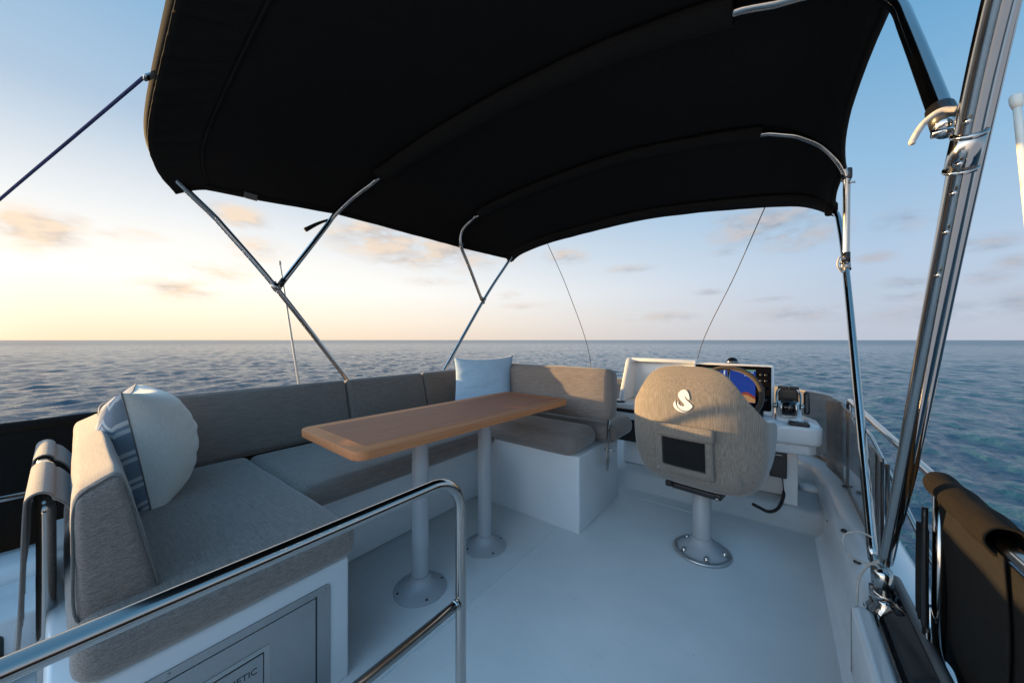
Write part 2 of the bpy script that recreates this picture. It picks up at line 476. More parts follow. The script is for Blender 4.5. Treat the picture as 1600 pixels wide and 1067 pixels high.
    ga = nt.n('ShaderNodeVectorMath'); ga.operation = 'ADD'; nt.l(skyc, ga.inputs[0]); nt.l(gv.outputs[0], ga.inputs[1]); skyc = ga.outputs[0]
    col = nt.mix(nt.math('MULTIPLY', dens, .8), skyc, ccol)
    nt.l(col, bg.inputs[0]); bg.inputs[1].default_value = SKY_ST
SKY_ST = .12
EXPO = 1.15
SKYK = SKY_ST * 2 ** EXPO
HAZE_W = .985
ASTERN_FILL = 1.75  # strength of the added brightening in the unseen sky astern
build_world()
scene.view_settings.view_transform = 'Standard'; scene.view_settings.look = 'None'
scene.view_settings.exposure = EXPO; scene.view_settings.gamma = 1
scene.cycles.max_bounces = 8; scene.cycles.glossy_bounces = 4; scene.cycles.transparent_max_bounces = 8
scene.cycles.caustics_reflective = False; scene.cycles.caustics_refractive = False
scene.cycles.use_denoising = True

# ------------------------------------------------------------------ sea
SEA_Z = -3.6
def sea():
    rng = np.random.default_rng(3)
    Na, Nr = 1100, 760
    th = np.linspace(R(37.3 - 125), R(37.3 + 125), Na)          # to port of ahead
    r = np.concatenate([5 * (420 / 5) ** np.linspace(0, 1, 690), 420 * (9500 / 420) ** np.linspace(0, 1, 71)[1:]])
    TH, RR = np.meshgrid(th, r)
    X = -np.sin(TH) * RR; Y = np.cos(TH) * RR; Z = np.zeros_like(X)
    wind = R(200)
    for i in range(90):
        lam = 0.35 * (8 / 0.35) ** rng.random()
        k = 2 * PI / lam; a = wind + rng.normal() * .55
        amp = .0053 * lam ** .68 * (.5 + rng.random())
        dr = RR * .0064
        fade = np.clip(lam / (2.6 * dr) - .6, 0, 1)
        ph = k * (X * math.cos(a) + Y * math.sin(a)) + rng.random() * 6.28
        s = np.sin(ph)
        Z += amp * fade * (2.2 * ((s + 1) / 2) ** 1.7 - 1)
    Z += SEA_Z
    co_ = np.stack([X, Y, Z], -1).reshape(-1, 3)
    i = np.arange(Nr - 1)[:, None] * Na + np.arange(Na - 1)[None]
    q = np.stack([i, i + Na, i + Na + 1, i + 1], -1).reshape(-1, 4)
    me = bpy.data.meshes.new('sea')
    me.vertices.add(len(co_)); me.vertices.foreach_set('co', co_.ravel())
    me.loops.add(q.size); me.loops.foreach_set('vertex_index', q.ravel().astype(np.int32))
    me.polygons.add(len(q)); me.polygons.foreach_set('loop_start', (np.arange(len(q)) * 4).astype(np.int32))
    me.update(calc_edges=True); me.validate()
    me.shade_smooth()
    if me.polygons[len(me.polygons) // 2].normal.z < 0: me.flip_normals()
    me.materials.append(M_sea)
    o = bpy.data.objects.new('sea', me); C.objects.link(o); tag(o, kind='structure')
sea()

# ------------------------------------------------------------------ deck and coaming
def deck():
    bm = bmesh.new()
    # one moulded sheet: cockpit sole, riser, raised helm platform
    prof = [(-2.6, 0), (2.50, 0), (2.53, .006), (2.60, .085), (2.63, .095), (2.66, .098), (3.75, .098)]
    xs = [-2.32, -.845, .30]
    rows = []
    for y, z in prof:
        rows.append([bm.verts.new((x, y, z)) for x in xs])
    for a, b in zip(rows, rows[1:]):
        for k in range(len(xs) - 1): bm.faces.new((a[k], a[k + 1], b[k + 1], b[k]))
    bmesh.ops.recalc_face_normals(bm, faces=bm.faces)
    o = obj('deck', bm, M_deck, angle=50, solid=(.04, -1)); tag(o, kind='structure')
    # moulded joints in the sole
    bm = bmesh.new()
    box(bm, -1.0, -.994, .2, 1.74, .0005, .0025)
    box(bm, -.86, -.2, 2.40, 2.405, .0005, .0025)
    o = obj('deck_joint', bm, m_paint('joint_sealant', (.78, .79, .79), .6), smooth=False); tag(o, kind='structure')
deck()

def coam_path(off=0.):
    # inner top edge, starboard aft -> round the bow -> port aft
    pts = []
    xs, xp, yf = .215 + off, -2.24 - off, 3.55 + off
    for y in (-2.2, -.5, .6, 1.5, 2.2, 2.7): pts.append((xs, y))
    r = .62 + off
    for k in range(1, 9):
        a = R(90 * k / 9); pts.append((xs - r + r * math.cos(a), yf - r + r * math.sin(a)))
    for t in (0.1, .3, .5, .7, .9): pts.append((xs - r + (xp - xs + 2 * r) * t, yf))
    for k in range(1, 9):
        a = R(90 + 90 * k / 9); pts.append((xp + r + r * math.cos(a), yf - r + r * math.sin(a)))
    for y in (2.7, 1.5, .5, -.5, -2.2): pts.append((xp, y))
    return pts

def coaming():
    t = thing('coaming', 'white moulded gelcoat coaming running round the edge of the deck', 'coaming', (0, 0, 0))
    prof = [(-.055, -.002), (-.03, .004), (-.012, .02), (-.004, .05), (.0, .12), (.002, .195), (.012, .222), (.035, .238), (.13, .246), (.19, .24), (.215, .21), (.225, .1), (.24, -.3), (.33, -.9), (.34, -1.0), (.42, -3.9)]
    path = catmull([(x, y, 0) for x, y in coam_path()], 3)
    bm = bmesh.new(); rings = []
    for i, p in enumerate(path):
        a = path[max(0, i - 1)]; b = path[min(len(path) - 1, i + 1)]
        d = (b - a).normalized(); n = V((d.y, -d.x, 0))          # outward
        rings.append([bm.verts.new(p + n * o_ + V((0, 0, z))) for o_, z in prof])
    for a, b in zip(rings, rings[1:]):
        for k in range(len(prof) - 1): bm.faces.new((a[k], a[k + 1], b[k + 1], b[k]))
    bmesh.ops.recalc_face_normals(bm, faces=bm.faces)
    obj('moulding', bm, M_gel, t, angle=60)
    # raised inboard pad beside the hardware
    bm = prism(rrect(.185, .236, -1.6, 1.50, .02, 5), .05, .262, 'z', .012, 3)
    obj('raised_pad', bm, M_gel, t, angle=40)
    # smoked strip let into the side and its grey rubber trim
    bm = prism([(.242, .252), (.285, .33), (.291, .326), (.249, .246)], -1.6, 1.57, 'y'); obj('smoked_strip', bm, M_gloss, t, smooth=False)
    obj('strip_trim', T_([(.239, y, .262) for y in (-1.6, 0, 1.57)], .0035, 8), M_steel, t)
    obj('rubber_trim', T_([(.30, y, .325) for y in (-1.6, -.5, .6, 1.0, 1.6)], .013, 12), M_trim, t)
    for (x, y) in ((.238, 2.09), (.245, 1.83)):
        bm = lathe(bmesh.new(), [(.0, .012), (.007, .011), (.011, .004), (.011, 0)], 16, (x, y, .239)); obj('screw_cap', bm, M_black, t)
    bm = lathe(bmesh.new(), [(.0, .004), (.004, .003), (.004, 0)], 12, (.2135, 2.42, .14), Matrix.Rotation(R(-90), 3, 'Y')); obj('screw_cap', bm, M_black, t)
    return t
coaming()

# ------------------------------------------------------------------ windscreen
def windscreen():
    t = thing('windscreen', 'hazy smoked vinyl windscreen curving round the bow behind the helm console', 'windscreen')
    P = [V((x, y, 0)) for x, y in coam_path(.10)]
    P = catmull(P, 4)
    P = [p for p in P if p.y > 1.72]
    P = resample(P, 90)
    bm = bmesh.new(); rows = []
    for i, p in enumerate(P):
        s = 1.0
        top = .70 if p.y > 2.75 else .70 - (2.75 - p.y) * .085
        if p.x < -1: top = .66
        w = .006 * math.sin(i * 1.3)
        rows.append([bm.verts.new((p.x + w * k, p.y + w * k, .235 + (top - .235) * k)) for k in (0, .25, .5, .75, 1)])
    for a, b in zip(rows, rows[1:]):
        for k in range(4): bm.faces.new((a[k], a[k + 1], b[k + 1], b[k]))
    top = [r[-1].co.copy() for r in rows]
    obj('vinyl_pane', bm, M_vinyl, t)
    obj('top_edge', T_(top, .0045, 8), M_cover, t)
    # fold of the vinyl gathered at the starboard bend
    bm = bmesh.new(); rows = []
    for i in range(13):
        a = i / 12
        x0 = .262 + .05 * a; y0 = 3.02 - .27 * a
        rows.append([bm.verts.new((x0 + .028 * math.sin(PI * a) * k, y0 - .05 * math.sin(PI * a * 1.5) * k, .262 + (.715 - .03 * (1 - a) ** 2 - .262) * k)) for k in (0, .3, .6, .85, 1)])
    for a, b in zip(rows, rows[1:]):
        for k in range(4): bm.faces.new((a[k], a[k + 1], b[k + 1], b[k]))
    obj('gathered_flap', bm, M_vinyl, t)
    for (x, y, h) in ((.325, 2.72, .715),):
        bm = T_([(x, y, .245), (x, y, h)], .0065, 10); tube(bm, [(x - .022, y - .01, .248), (x + .022, y + .01, .248)], .006, 8)
        tube(bm, [(x, y, h - .07), (x, y, h - .04)], .010, 10)
        obj('stanchion', bm, M_black, t)
        bm = lathe(bmesh.new(), [(.0, .015), (.008, .013), (.012, .004), (.012, 0)], 14, (x + .035, y - .08, .245)); obj('stud', bm, M_black, t)
    for y in (1.98, 1.90, 1.82):
        obj('batten', T_([(.322, y, .245), (.322, y, .63)], .006, 8), M_black, t)
windscreen()

# ------------------------------------------------------------------ rails and weather cloths
def rails():
    t = thing('guard_rail', 'polished stainless guard rail along the starboard side outside the smoked screen', 'rail')
    pts = catmull([(.336, 2.76, .66), (.334, 2.73, .725), (.332, 2.6, .737), (.332, 1.9, .726), (.333, 1.35, .715), (.335, 1.0, .703), (.335, .3, .70), (.335, -1.5, .70)], 8)
    obj('top_rail', T_(pts, .0125, 14), M_steel, t)
    obj('lower_rail', T_([(.345, 2.7, .655), (.34, 2.2, .65), (.34, 1.42, .47), (.34, 1.36, .46)], .007, 10), M_steel, t)
    for y in (1.345, -.6):
        obj('post', T_([(.325, y, .24), (.33, y, .72)], .0125, 14), M_steel, t)
    obj('lower_loop', T_(catmull([(.315, 1.36, .40), (.31, 1.33, .345), (.305, 1.26, .315), (.305, 1.05, .31), (.305, .6, .31), (.305, -1, .31)], 6), .0125, 14), M_steel, t)
    t = thing('port_guard_rail', 'stainless guard rail behind the black cloth on the far left', 'rail')
    t.name = 'side_guard_rail'
    obj('top_rail', T_([(-2.59, 2.6, .71), (-2.59, .2, .71), (-2.59, -2.0, .71)], .0125, 12), M_steel, t)
    obj('mid_rail', T_([(-2.36, .3, .47), (-2.36, -.4, .47), (-2.36, -2, .47)], .0125, 12), M_steel, t)
    for y in (2.4, 1.2, .1, -1.2): obj('post', T_([(-2.59, y, -.2), (-2.59, y, .71)], .0125, 12), M_steel, t)
rails()

def cloth_panel(x, y0, y1, zt, zb, amp, seed, thick=.004, n=60, lean=0):
    bm = bmesh.new(); rows = []
    for i in range(n + 1):
        y = y0 + (y1 - y0) * i / n
        row = []
        for k in range(13):
            q = k / 12
            w = amp * (noise.noise(V((y * 3.2, q * 1.6, seed))) + .5 * noise.noise(V((y * 9, q * 2.5, seed + 4)))) * (.3 + q)
            row.append(bm.verts.new((x + w + lean * q, y, zt + (zb - zt) * q + .008 * math.sin(PI * i / n * 4) * q)))
        rows.append(row)
    for a, b in zip(rows, rows[1:]):
        for k in range(12): bm.faces.new((a[k], b[k], b[k + 1], a[k + 1]))
    return bm

def cloths():
    t = thing('weather_cloth', 'dark canvas weather cloth rolled over the rail at the right edge', 'weather cloth')
    # the roll over the rail: a soft fat sleeve with an open end where the bare rail comes out
    def ring(y, r, sag):
        out = []
        for k in range(25):
            a = 2 * PI * k / 24
            rr = r * (1 + .07 * noise.noise(V((math.cos(a) * 1.4, y * 5, math.sin(a) * 1.4))))
            out.append((.335 + rr * math.cos(a), y, .722 - sag + rr * 1.05 * math.sin(a)))
        return out
    bm = bmesh.new(); rings = []
    for i in range(41):
        y = 1.395 - (1.395 - 1.045) * i / 40
        r = .029 * (1 - .3 * math.exp(-i / 1.2)) + .0015 * math.sin(i * .45) + .003 * (i / 40)
        rings.append([bm.verts.new(p) for p in ring(y, r, .012)[:-1]])
    for a, b in zip(rings, rings[1:]):
        for k in range(24): bm.faces.new((a[k], b[k], b[(k + 1) % 24], a[(k + 1) % 24]))
    bm.faces.new(rings[0])
    bmesh.ops.recalc_face_normals(bm, faces=bm.faces)
    obj('roll', bm, M_cloth, t, solid=(.006, -1))
    obj('hanging_panel', cloth_panel(.325, 1.375, 1.03, .69, .26, .012, 2, lean=.02), M_canvas, t, solid=(.004, 0))
    obj('seam_band', cloth_panel(.302, 1.38, 1.33, .60, .36, .003, 9, n=8), M_canvas, t, solid=(.012, 0))
    obj('aft_panel', cloth_panel(.336, 1.09, -1.2, .675, .26, .010, 5, lean=.01), M_canvas, t, solid=(.004, 0))
    obj('zipper', T_(catmull([(.298, 1.32, .66), (.297, 1.318, .52), (.30, 1.325, .34)], 6), .006, 8), M_black, t)
    t = thing('port_weather_cloth', 'black canvas weather cloth laced to the rail on the far left side', 'weather cloth')
    t.name = 'weather_cloth'
    obj('hanging_panel', cloth_panel(-2.57, 2.6, -2.0, .715, .0, .012, 7, n=120), M_canvas, t, solid=(.005, 0))
    obj('roll', T_([(-2.58, y, .712 + .004 * math.sin(y * 9)) for y in [2.6 - .1 * i for i in range(47)]], .022, 12), M_canvas, t)
cloths()

# ------------------------------------------------------------------ settee
def settee():
    t = thing('settee_base', 'white gelcoat settee base along the port side under the grey cushions', 'seat base')
    poly = [(-2.22, -.02), (-1.092, -.02), (-1.092, .568), (-1.645, .568), (-1.645, 1.80), (-2.22, 1.80)]
    obj('plinth', prism(poly, -.004, .385, 'z', .012, 3), M_gel, t, angle=40)
    obj('forward_plinth', prism([(-2.2, 1.752), (-.868, 1.752), (-.868, 2.345), (-2.2, 2.345)], -.005, .428, 'z', .012, 3), M_gel, t, angle=40)
    # shadow groove under the plinth lips
    # stainless locker panel on the inboard face
    f = obj('locker_panel', prism([(p[0], p[1]) for p in rrect(-.06, .507, .02, .335, .012, 4)], -1.0925, -1.0885, 'x'), M_steel_b, t, smooth=False)
    d = obj('locker_door', prism(rrect(-.04, .462, .045, .312, .004, 3), -1.0888, -1.0868, 'x'), M_steel_b, f, smooth=False)
    obj('door_gap', prism([(.4625, .05), (.4675, .05), (.4675, .315), (.4625, .315)], -1.0888, -1.0880, 'x'), M_black, f, smooth=False)
    obj('door_gap', prism([(-.04, .3125), (.4625, .3125), (.4625, .3137), (-.04, .3137)], -1.0888, -1.0880, 'x'), M_black, f, smooth=False)
    for y, z in ((.492, .322), (.492, .04), (.15, .326)):
        obj('screw', lathe(bmesh.new(), [(0, .002), (.003, .0015), (.0042, 0)], 14, (-1.0885, y, z), Matrix.Rotation(R(90), 3, 'Y')), M_steel, f)
    fr = obj('latch_frame', prism(rrect(.19, .345, .075, .262, .004, 3), -1.0868, -1.085, 'x'), M_steel, d, smooth=False)
    obj('latch_gap', prism(rrect(.2, .332, .085, .25, .003, 3), -1.0852, -1.0848, 'x'), M_black, d, smooth=False)
    obj('latch_plate', prism(rrect(.2, .329, .085, .247, .003, 3), -1.0849, -1.0835, 'x'), M_steel_b, d, smooth=False)
    bm = text_mesh('DOMETIC', .022)
    bm.transform(Matrix.Translation((-1.0832, .268, .213)) @ Matrix.Rotation(R(90), 4, 'Z') @ Matrix.Rotation(R(90), 4, 'X'))
    obj('lettering', bm, M_black, d, smooth=False)
settee()

def cushion(name, label, cat, size, r, puff, loc, rot=(0, 0, 0), seed=0, wr=.0022, mat=None, warp=None, group=None):
    o = obj(name, rbox(*size, r, puff, seed=seed, wr=wr, warp=warp), mat or M_fab, loc=loc, rot=rot)
    return tag(o, label, cat, group)

def piping(parent, pts, r=.004, mat=None, closed=True):
    obj('piping', T_(catmull(pts, 4, closed), r, 8, closed=closed, caps=False) if closed else T_(catmull(pts, 4), r, 8), mat or M_pipe, parent)

SEATG = 'grey settee seat cushions'; BACKG = 'grey settee back cushions'
# seats
cushion('seat_cushion', 'wide grey seat cushion beneath the white patterned pillow, nearest the handrail', 'cushion',
        (1.09, .575, .105), .04, (.004, .004, .014), (-1.615, .300, .438), seed=1, group=SEATG)
cushion('seat_cushion', 'long grey seat cushion along the port side under the teak table', 'cushion',
        (1.72, .665, .105), .038, (.004, .012, .014), (-1.828, 1.446, .432), (0, 0, R(90)), seed=2, group=SEATG)
cushion('seat_cushion', 'plump grey seat cushion on the front white block behind the table end', 'cushion',
        (.66, .33, .125), .055, (.012, .008, .012), (-1.215, 1.875, .488), seed=3, group=SEATG)
cushion('seat_cushion', 'grey seat cushion facing the bow, peeking out beyond the hinged backrest', 'cushion',
        (1.05, .37, .125), .05, (.01, .008, .01), (-1.32, 2.262, .488), seed=4, group=SEATG)
# port backs: local x = length, y = thickness, z = height; leaning outboard
def port_back(y0, y1, label, seed):
    cushion('back_cushion', label, 'cushion', (y1 - y0 - .004, .115, .345), .024, (.002, .012, .004),
            (-2.258, (y0 + y1) / 2, .640), (R(-15), 0, R(90)), seed=seed, group=BACKG)
port_back(.10, 1.146, 'longest grey back cushion on the port side, right of the white patterned pillow', 5)
port_back(1.146, 1.768, 'middle grey back cushion on the port side, between two vertical joints', 6)
port_back(1.768, 2.33, 'short grey back cushion on the port side touching the blue pillow', 7)
# forward backrest on its hinges
def fwd_back():
    o = cushion('hinged_backrest', 'grey hinged backrest with a sunlit patch at the front of the settee', 'cushion', (1.34, .135, .315), .045, (.006, .012, .006), (-1.455, 2.062, .742), (R(-3), 0, 0), seed=8, group=BACKG)
    for x in (.637, -.60):
        a = obj('hinge_arm', prism([(-.018, -.46), (-.026, -.40), (-.02, -.15), (-.006, -.14), (.01, -.15), (.016, -.40), (.008, -.46)], x - .003, x + .003, 'x', .001, 1), M_steel, o, smooth=False)
        obj('hinge_bolt', T_([(x - .02, -.004, -.335), (x + .045, -.004, -.335)], .006, 10), M_steel, a)
        obj('hinge_tab', T_([(x, .0, -.30), (x, .004, -.14)], .0075, 10), M_steel, a)
fwd_back()
# aft backrest
def aft_back():
    def warp(p):
        k = max(0, (p.z + .155) / .31)
        th = .138 - .070 * k                      # upright aft face, front face leaning back
        return (p.x, -.086 + (p.y / .075 + 1) / 2 * th, p.z + (p.y * .38 - .012) * max(0, k - .35))
    o = cushion('back_cushion', 'tall grey back cushion at the left end, sunlit along its top and aft side', 'cushion', (1.06, .15, .31), .026, (.004, .008, .004), (-1.70, .112, .620), (0, 0, R(-1)), seed=9, wr=.004, warp=warp, group=BACKG)
    ring = []
    for (y, z) in [(-.072, -.12), (-.074, .0), (-.074, .10), (-.066, .135), (-.045, .152), (.0, .153), (.045, .152), (.066, .135), (.074, .10), (.074, 0), (.072, -.12), (.05, -.15), (0, -.153), (-.05, -.15)]:
        q = warp(V((.0, y, z))); ring.append((.524, q[1], q[2]))
    piping(o, ring, .0028)
aft_back()

# ------------------------------------------------------------------ throw pillows
def pillow_bm(w, h, t, seed, wr=.006, n=56, crown=.1, crease=.005, back=1):
    bm = bmesh.new(); sides = []
    for sg in (1, -1):
        g = []
        for i in range(n + 1):
            u = -1 + 2 * i / n; row = []
            for j in range(n + 1):
                v = -1 + 2 * j / n
                ex = 1 - crown * (1 - v * v) * u * u if False else 1
                x = w / 2 * u * (1 - crown * (1 - abs(v) ** 2.2) * abs(u) ** 3)
                y = h / 2 * v * (1 - crown * (1 - abs(u) ** 2.2) * abs(v) ** 3)
                prof = max(0, (1 - u ** 2) * (1 - v ** 2)) ** .42
                z = sg * (t if sg > 0 else t * back) / 2 * prof
                edge = 1 - max(abs(u), abs(v))
                k = noise.noise(V((u * 1.2, v * 3.6, seed + sg))) * wr * 1.6 + noise.noise(V((u * 2.2 + 3, v * 7, seed + sg * 2))) * wr * .6
                k -= crease * math.exp(-((v * 2.6 + .35 * u + .3 * math.sin(u * 3 + seed)) % 1.0 - .5) ** 2 / .006) * (.5 + .5 * noise.noise(V((u * 2, v * 2, seed + 20)))) * (1 - abs(u)) ** .5
                k *= min(1, edge * 2.2)
                z += sg * k
                row.append(bm.verts.new((x, y, z)))
            g.append(row)
        sides.append(g)
    for si, g in enumerate(sides):
        for i in range(n):
            for j in range(n):
                f = bm.faces.new((g[i][j], g[i + 1][j], g[i + 1][j + 1], g[i][j + 1]) if si == 0 else (g[i][j], g[i][j + 1], g[i + 1][j + 1], g[i + 1][j]))
                f.material_index = si
    bmesh.ops.remove_doubles(bm, verts=bm.verts, dist=1e-5)
    return bm

def frame(xa, ya, loc):
    xa = V(xa).normalized(); za = xa.cross(V(ya)).normalized(); ya = za.cross(xa)
    M = Matrix((xa, ya, za)).transposed().to_4x4(); M.translation = V(loc); return M

def pillows():
    o = obj('pillow', pillow_bm(.46, .44, .31, 3, crease=.009, back=.72), [M_linen, M_pattern])
    # local x runs outboard->inboard, +z plain face looks forward
    o.matrix_world = frame((-1.0, .16, -.03), (0, -.17, 1), (-1.925, .195, .683))
    tag(o, 'white linen pillow with blue zigzag back, against the left back cushion', 'pillow')
    n = 40; pts = []
    for k in range(n):
        a = 2 * PI * k / n
        u, v = math.cos(a), math.sin(a); m = max(abs(u), abs(v)); u /= m; v /= m
        pts.append(((.46) / 2 * u * (1 - .1 * (1 - abs(v) ** 2.2)), .44 / 2 * v * (1 - .1 * (1 - abs(u) ** 2.2)), 0))
    obj('piping', T_(pts, .0022, 6, closed=True, caps=False), M_pipe, o)
    o = obj('pillow', pillow_bm(.45, .45, .15, 11, .005), [M_blue, M_blue])
    o.matrix_world = frame((.86, .51, .04), (-.14, .2, 1), (-1.705, 1.885, .738))
    tag(o, 'pale blue linen pillow in the corner beyond the teak table', 'pillow')
pillows()

# ------------------------------------------------------------------ table
def table():
    t = thing('table', 'teak table with a lighter border on two grey pedestal legs', 'table', (-1.24, 1.2, 0), R(-2.5))
    def L(p): return p
    ox, oy = -1.24, 1.2
    x0, x1, y0, y1 = -1.52 - ox, -1.022 - ox, .578 - oy, 1.882 - oy
    top = obj('tabletop', prism(rrect(x0, x1, y0, y1, .045, 8), .690, .7215, 'z', .004, 2), M_teak2, t, angle=35)
    obj('inlay', prism(rrect(x0 + .055, x1 - .055, y0 + .055, y1 - .055, .003, 2), .7200, .7222, 'z'), M_teak, top, smooth=False)
    for s in (0, 1):
        pass
    for (x, y) in ((-1.220 - ox, .955 - oy), (-1.222 - ox, 1.357 - oy)):
        bm = lathe(bmesh.new(), [(.036, .03), (.036, .55), (.0345, .552), (.0345, .690)], 40, (x, y, 0))
        lg = obj('leg', bm, M_alu, t, angle=40)
        bm = lathe(bmesh.new(), [(.113, 0), (.113, .004), (.108, .008), (.085, .016), (.062, .028), (.046, .042), (.041, .056), (.041, .064), (.036, .064)], 48, (x, y, 0))
        fl = obj('flange', bm, M_alu, lg, angle=45)
        for a in (-20, 70, 160, 250):
            bm = lathe(bmesh.new(), [(0, .004), (.004, .003), (.006, 0)], 12, (x + .096 * math.cos(R(a)), y + .096 * math.sin(R(a)), .0115)); obj('screw', bm, M_black, fl)
        bm = lathe(bmesh.new(), [(.075, .678), (.075, .686), (.07, .690)], 32, (x, y, 0)); obj('top_plate', bm, M_alu, lg, angle=40)
table()

# ------------------------------------------------------------------ helm chair
def lerp_tab(tab, z):
    if z <= tab[0][0]: return tab[0][1]
    for (a, va), (b, vb) in zip(tab, tab[1:]):
        if z <= b:
            k = (z - a) / (b - a); k = k * k * (3 - 2 * k) if False else k
            return va + (vb - va) * k
    return tab[-1][1]

def helm_chair():
    t = thing('helm_chair', 'grey bucket helm chair with white emblem and black pocket on its back', 'chair', (-.30, 1.99, 0), R(-8))
    W = [(.36, .14), (.372, .195), (.395, .235), (.43, .265), (.5, .288), (.6, .298), (.68, .298), (.78, .292), (.86, .282), (.96, .262)]
    YB = [(.36, -.10), (.372, -.15), (.395, -.19), (.43, -.215), (.5, -.235), (.6, -.245), (.75, -.25), (.86, -.244), (.92, -.230), (.96, -.205)]
    DD = [(.36, .05), (.43, .13), (.6, .15), (.8, .14), (.96, .11)]
    LL = [(.36, .16), (.40, .26), (.45, .32), (.64, .33), (.78, .30), (.96, .2)]
    TOP = catmull([(0, .962, 0), (.1, .960, 0), (.2, .946, 0), (.28, .916, 0), (.35, .868, 0), (.43, .816, 0), (.54, .770, 0), (.66, .735, 0), (.76, .715, 0), (.88, .695, 0), (1, .65, 0)], 4)
    def surf(z, q):                                    # q in -1..1 across
        s = abs(q); w, yb, d, l = (lerp_tab(t_, z) for t_ in (W, YB, DD, LL))
        k = min(1, s / .72) * PI / 2
        x = w * math.sin(k) ** .8; y = yb + d * (1 - math.cos(k) ** .9)
        if s > .72:
            f = (s - .72) / .28; y += l * f; x -= .02 * f * f
        return V((math.copysign(x, q), y, z))
    def ztop(q): return lerp_tab([(p.x, p.y) for p in TOP], abs(q))
    zs = [0, .02, .06, .12, .2, .29, .38, .47, .56, .65, .74, .82, .89, .95, .985, 1]
    qs = [-1 + 2 * i / 56 for i in range(57)]
    bm = bmesh.new()
    g = [[bm.verts.new(surf(.36 + (ztop(q) - .36) * z, q)) for q in qs] for z in zs]
    for a, b in zip(g, g[1:]):
        for k in range(56): bm.faces.new((a[k], a[k + 1], b[k + 1], b[k]))
    bmesh.ops.recalc_face_normals(bm, faces=bm.faces)
    fc = min(bm.faces, key=lambda f: (f.calc_center_median() - V((0, -.25, .65))).length)
    if fc.normal.y > 0: bmesh.ops.reverse_faces(bm, faces=bm.faces)
    for v in bm.verts:
        v.co += V((0, 1, 0)) * .003 * noise.noise(v.co * 6)
    obj('seat_shell', bm, M_fabz, t, solid=(.07, -1), sub=2)
    obj('seat_cushion', rbox(.44, .50, .13, .05, (.0, .0, .015), loc if False else 10), M_fabz, t, loc=(0, .03, .475))
    def on_back(x, z, off=.004):
        # point on the back surface at lateral x (solve q) pushed aft
        q = 0; lo, hi = -.72, .72
        for _ in range(40):
            q = (lo + hi) / 2
            if surf(z, q).x < x: lo = q
            else: hi = q
        p = surf(z, q); p.x = x; p.y -= off; return p
    def patch(x0, x1, z0, z1, off, n=14, fn=None):
        bm = bmesh.new(); rows = []
        for i in range(n + 1):
            rows.append([bm.verts.new(on_back(x0 + (x1 - x0) * k / n, z0 + (z1 - z0) * i / n, off + (fn(k / n, i / n) if fn else 0))) for k in range(n + 1)])
        for a, b in zip(rows, rows[1:]):
            for k in range(n): bm.faces.new((a[k], a[k + 1], b[k + 1], b[k]))
        return bm
    pk = obj('back_pocket', patch(-.135, .118, .455, .655, .007, 14), M_fabz, t, solid=(.010, 0))
    obj('mesh_window', patch(-.10, .088, .488, .622, .0145, 18, lambda a, b: -.003 * math.sin(PI * a) * math.sin(PI * b)), M_mesh, pk, solid=(.003, 0))
    obj('pocket_flap', patch(-.142, .126, .632, .688, .018, 14, lambda a, b: .004 * math.sin(PI * b)), M_fabz, t, solid=(.013, 0), sub=1)
    for (x0, x1, z0, z1) in ((-.142, .126, .6885, .6885), (-.142, .126, .632, .632), (-.142, -.142, .632, .6885), (.126, .126, .632, .6885)):
        pts = [on_back(x0 + (x1 - x0) * k / 10, z0 + (z1 - z0) * k / 10, .0215) for k in range(11)]
        obj('piping', T_(pts, .0016, 6), M_pipe, t)
    for x in (-.135, .118):
        obj('piping', T_([on_back(x, .455 + .17 * k / 8, .011) for k in range(9)], .0018, 6), M_pipe, t)
    # embroidered emblem, traced as closed outlines (pixels of a 60 x 60 swatch), s = metres per unit
    body = [(33, 0), (27, 1.5), (22, 5), (18.5, 10), (17.3, 15), (18, 20), (20, 24.5), (24, 29.5), (28, 33.5), (32, 37), (34, 40), (33.5, 43.5), (30, 45), (25, 44.2), (21, 42), (18, 39), (17.3, 36.5), (18.5, 34), (17, 33), (15, 38), (15.5, 43), (18, 48), (23, 52.5), (29, 55.5), (36, 56.5), (42, 55.5), (46, 53), (50, 48.5), (53.5, 44), (53, 40), (50, 36.5), (45, 32), (39, 27), (35, 22), (33.5, 17), (35, 17.3), (38, 21), (41.5, 24.5), (44.5, 26), (46.2, 25), (46, 21), (45, 15), (43, 9), (39.5, 3), (36.5, .6)]
    tail = [(10, 32.5), (7, 36), (5.2, 41), (5.5, 46), (8, 51), (12.5, 55.5), (19, 59), (27, 61), (35, 61.2), (42, 60), (37, 59.5), (28, 57.8), (21, 54.3), (16, 49.5), (12.5, 44), (11, 39)]
    sc = .00172
    bm = bmesh.new()
    from mathutils.geometry import tessellate_polygon
    for poly in (body, tail):
        flat = [V((u, -v, 0)) for u, v in poly]
        vs = [bm.verts.new(on_back((u - 28) * sc - .008, .800 - (v - 30) * sc, .0035)) for u, v in poly]
        for tri in tessellate_polygon([flat]):
            bm.faces.new([vs[i] for i in tri])
    for f in bm.faces:
        f.normal_update()
        if f.normal.y > 0: f.normal_flip()
    obj('emblem', bm, M_thread, t, smooth=False, solid=(.0015, -1))
    # slider, pedestal, flange
    bm = B(-.10, .10, -.13, .14, .335, .362, .006)
    box(bm, -.125, -.095, -.15, .16, .345, .372, .004); box(bm, .095, .125, -.15, .16, .345, .372, .004)
    sl_ = obj('seat_slider', bm, M_black, t, smooth=False)
    obj('slider_bolt', T_([(.11, -.165, .355), (.11, -.145, .355)], .007, 8), M_steel, sl_)
    bm = lathe(bmesh.new(), [(.0425, .05), (.0425, .26), (.041, .262), (.041, .338)], 40)
    pd = obj('pedestal', bm, M_alu, t, angle=40)
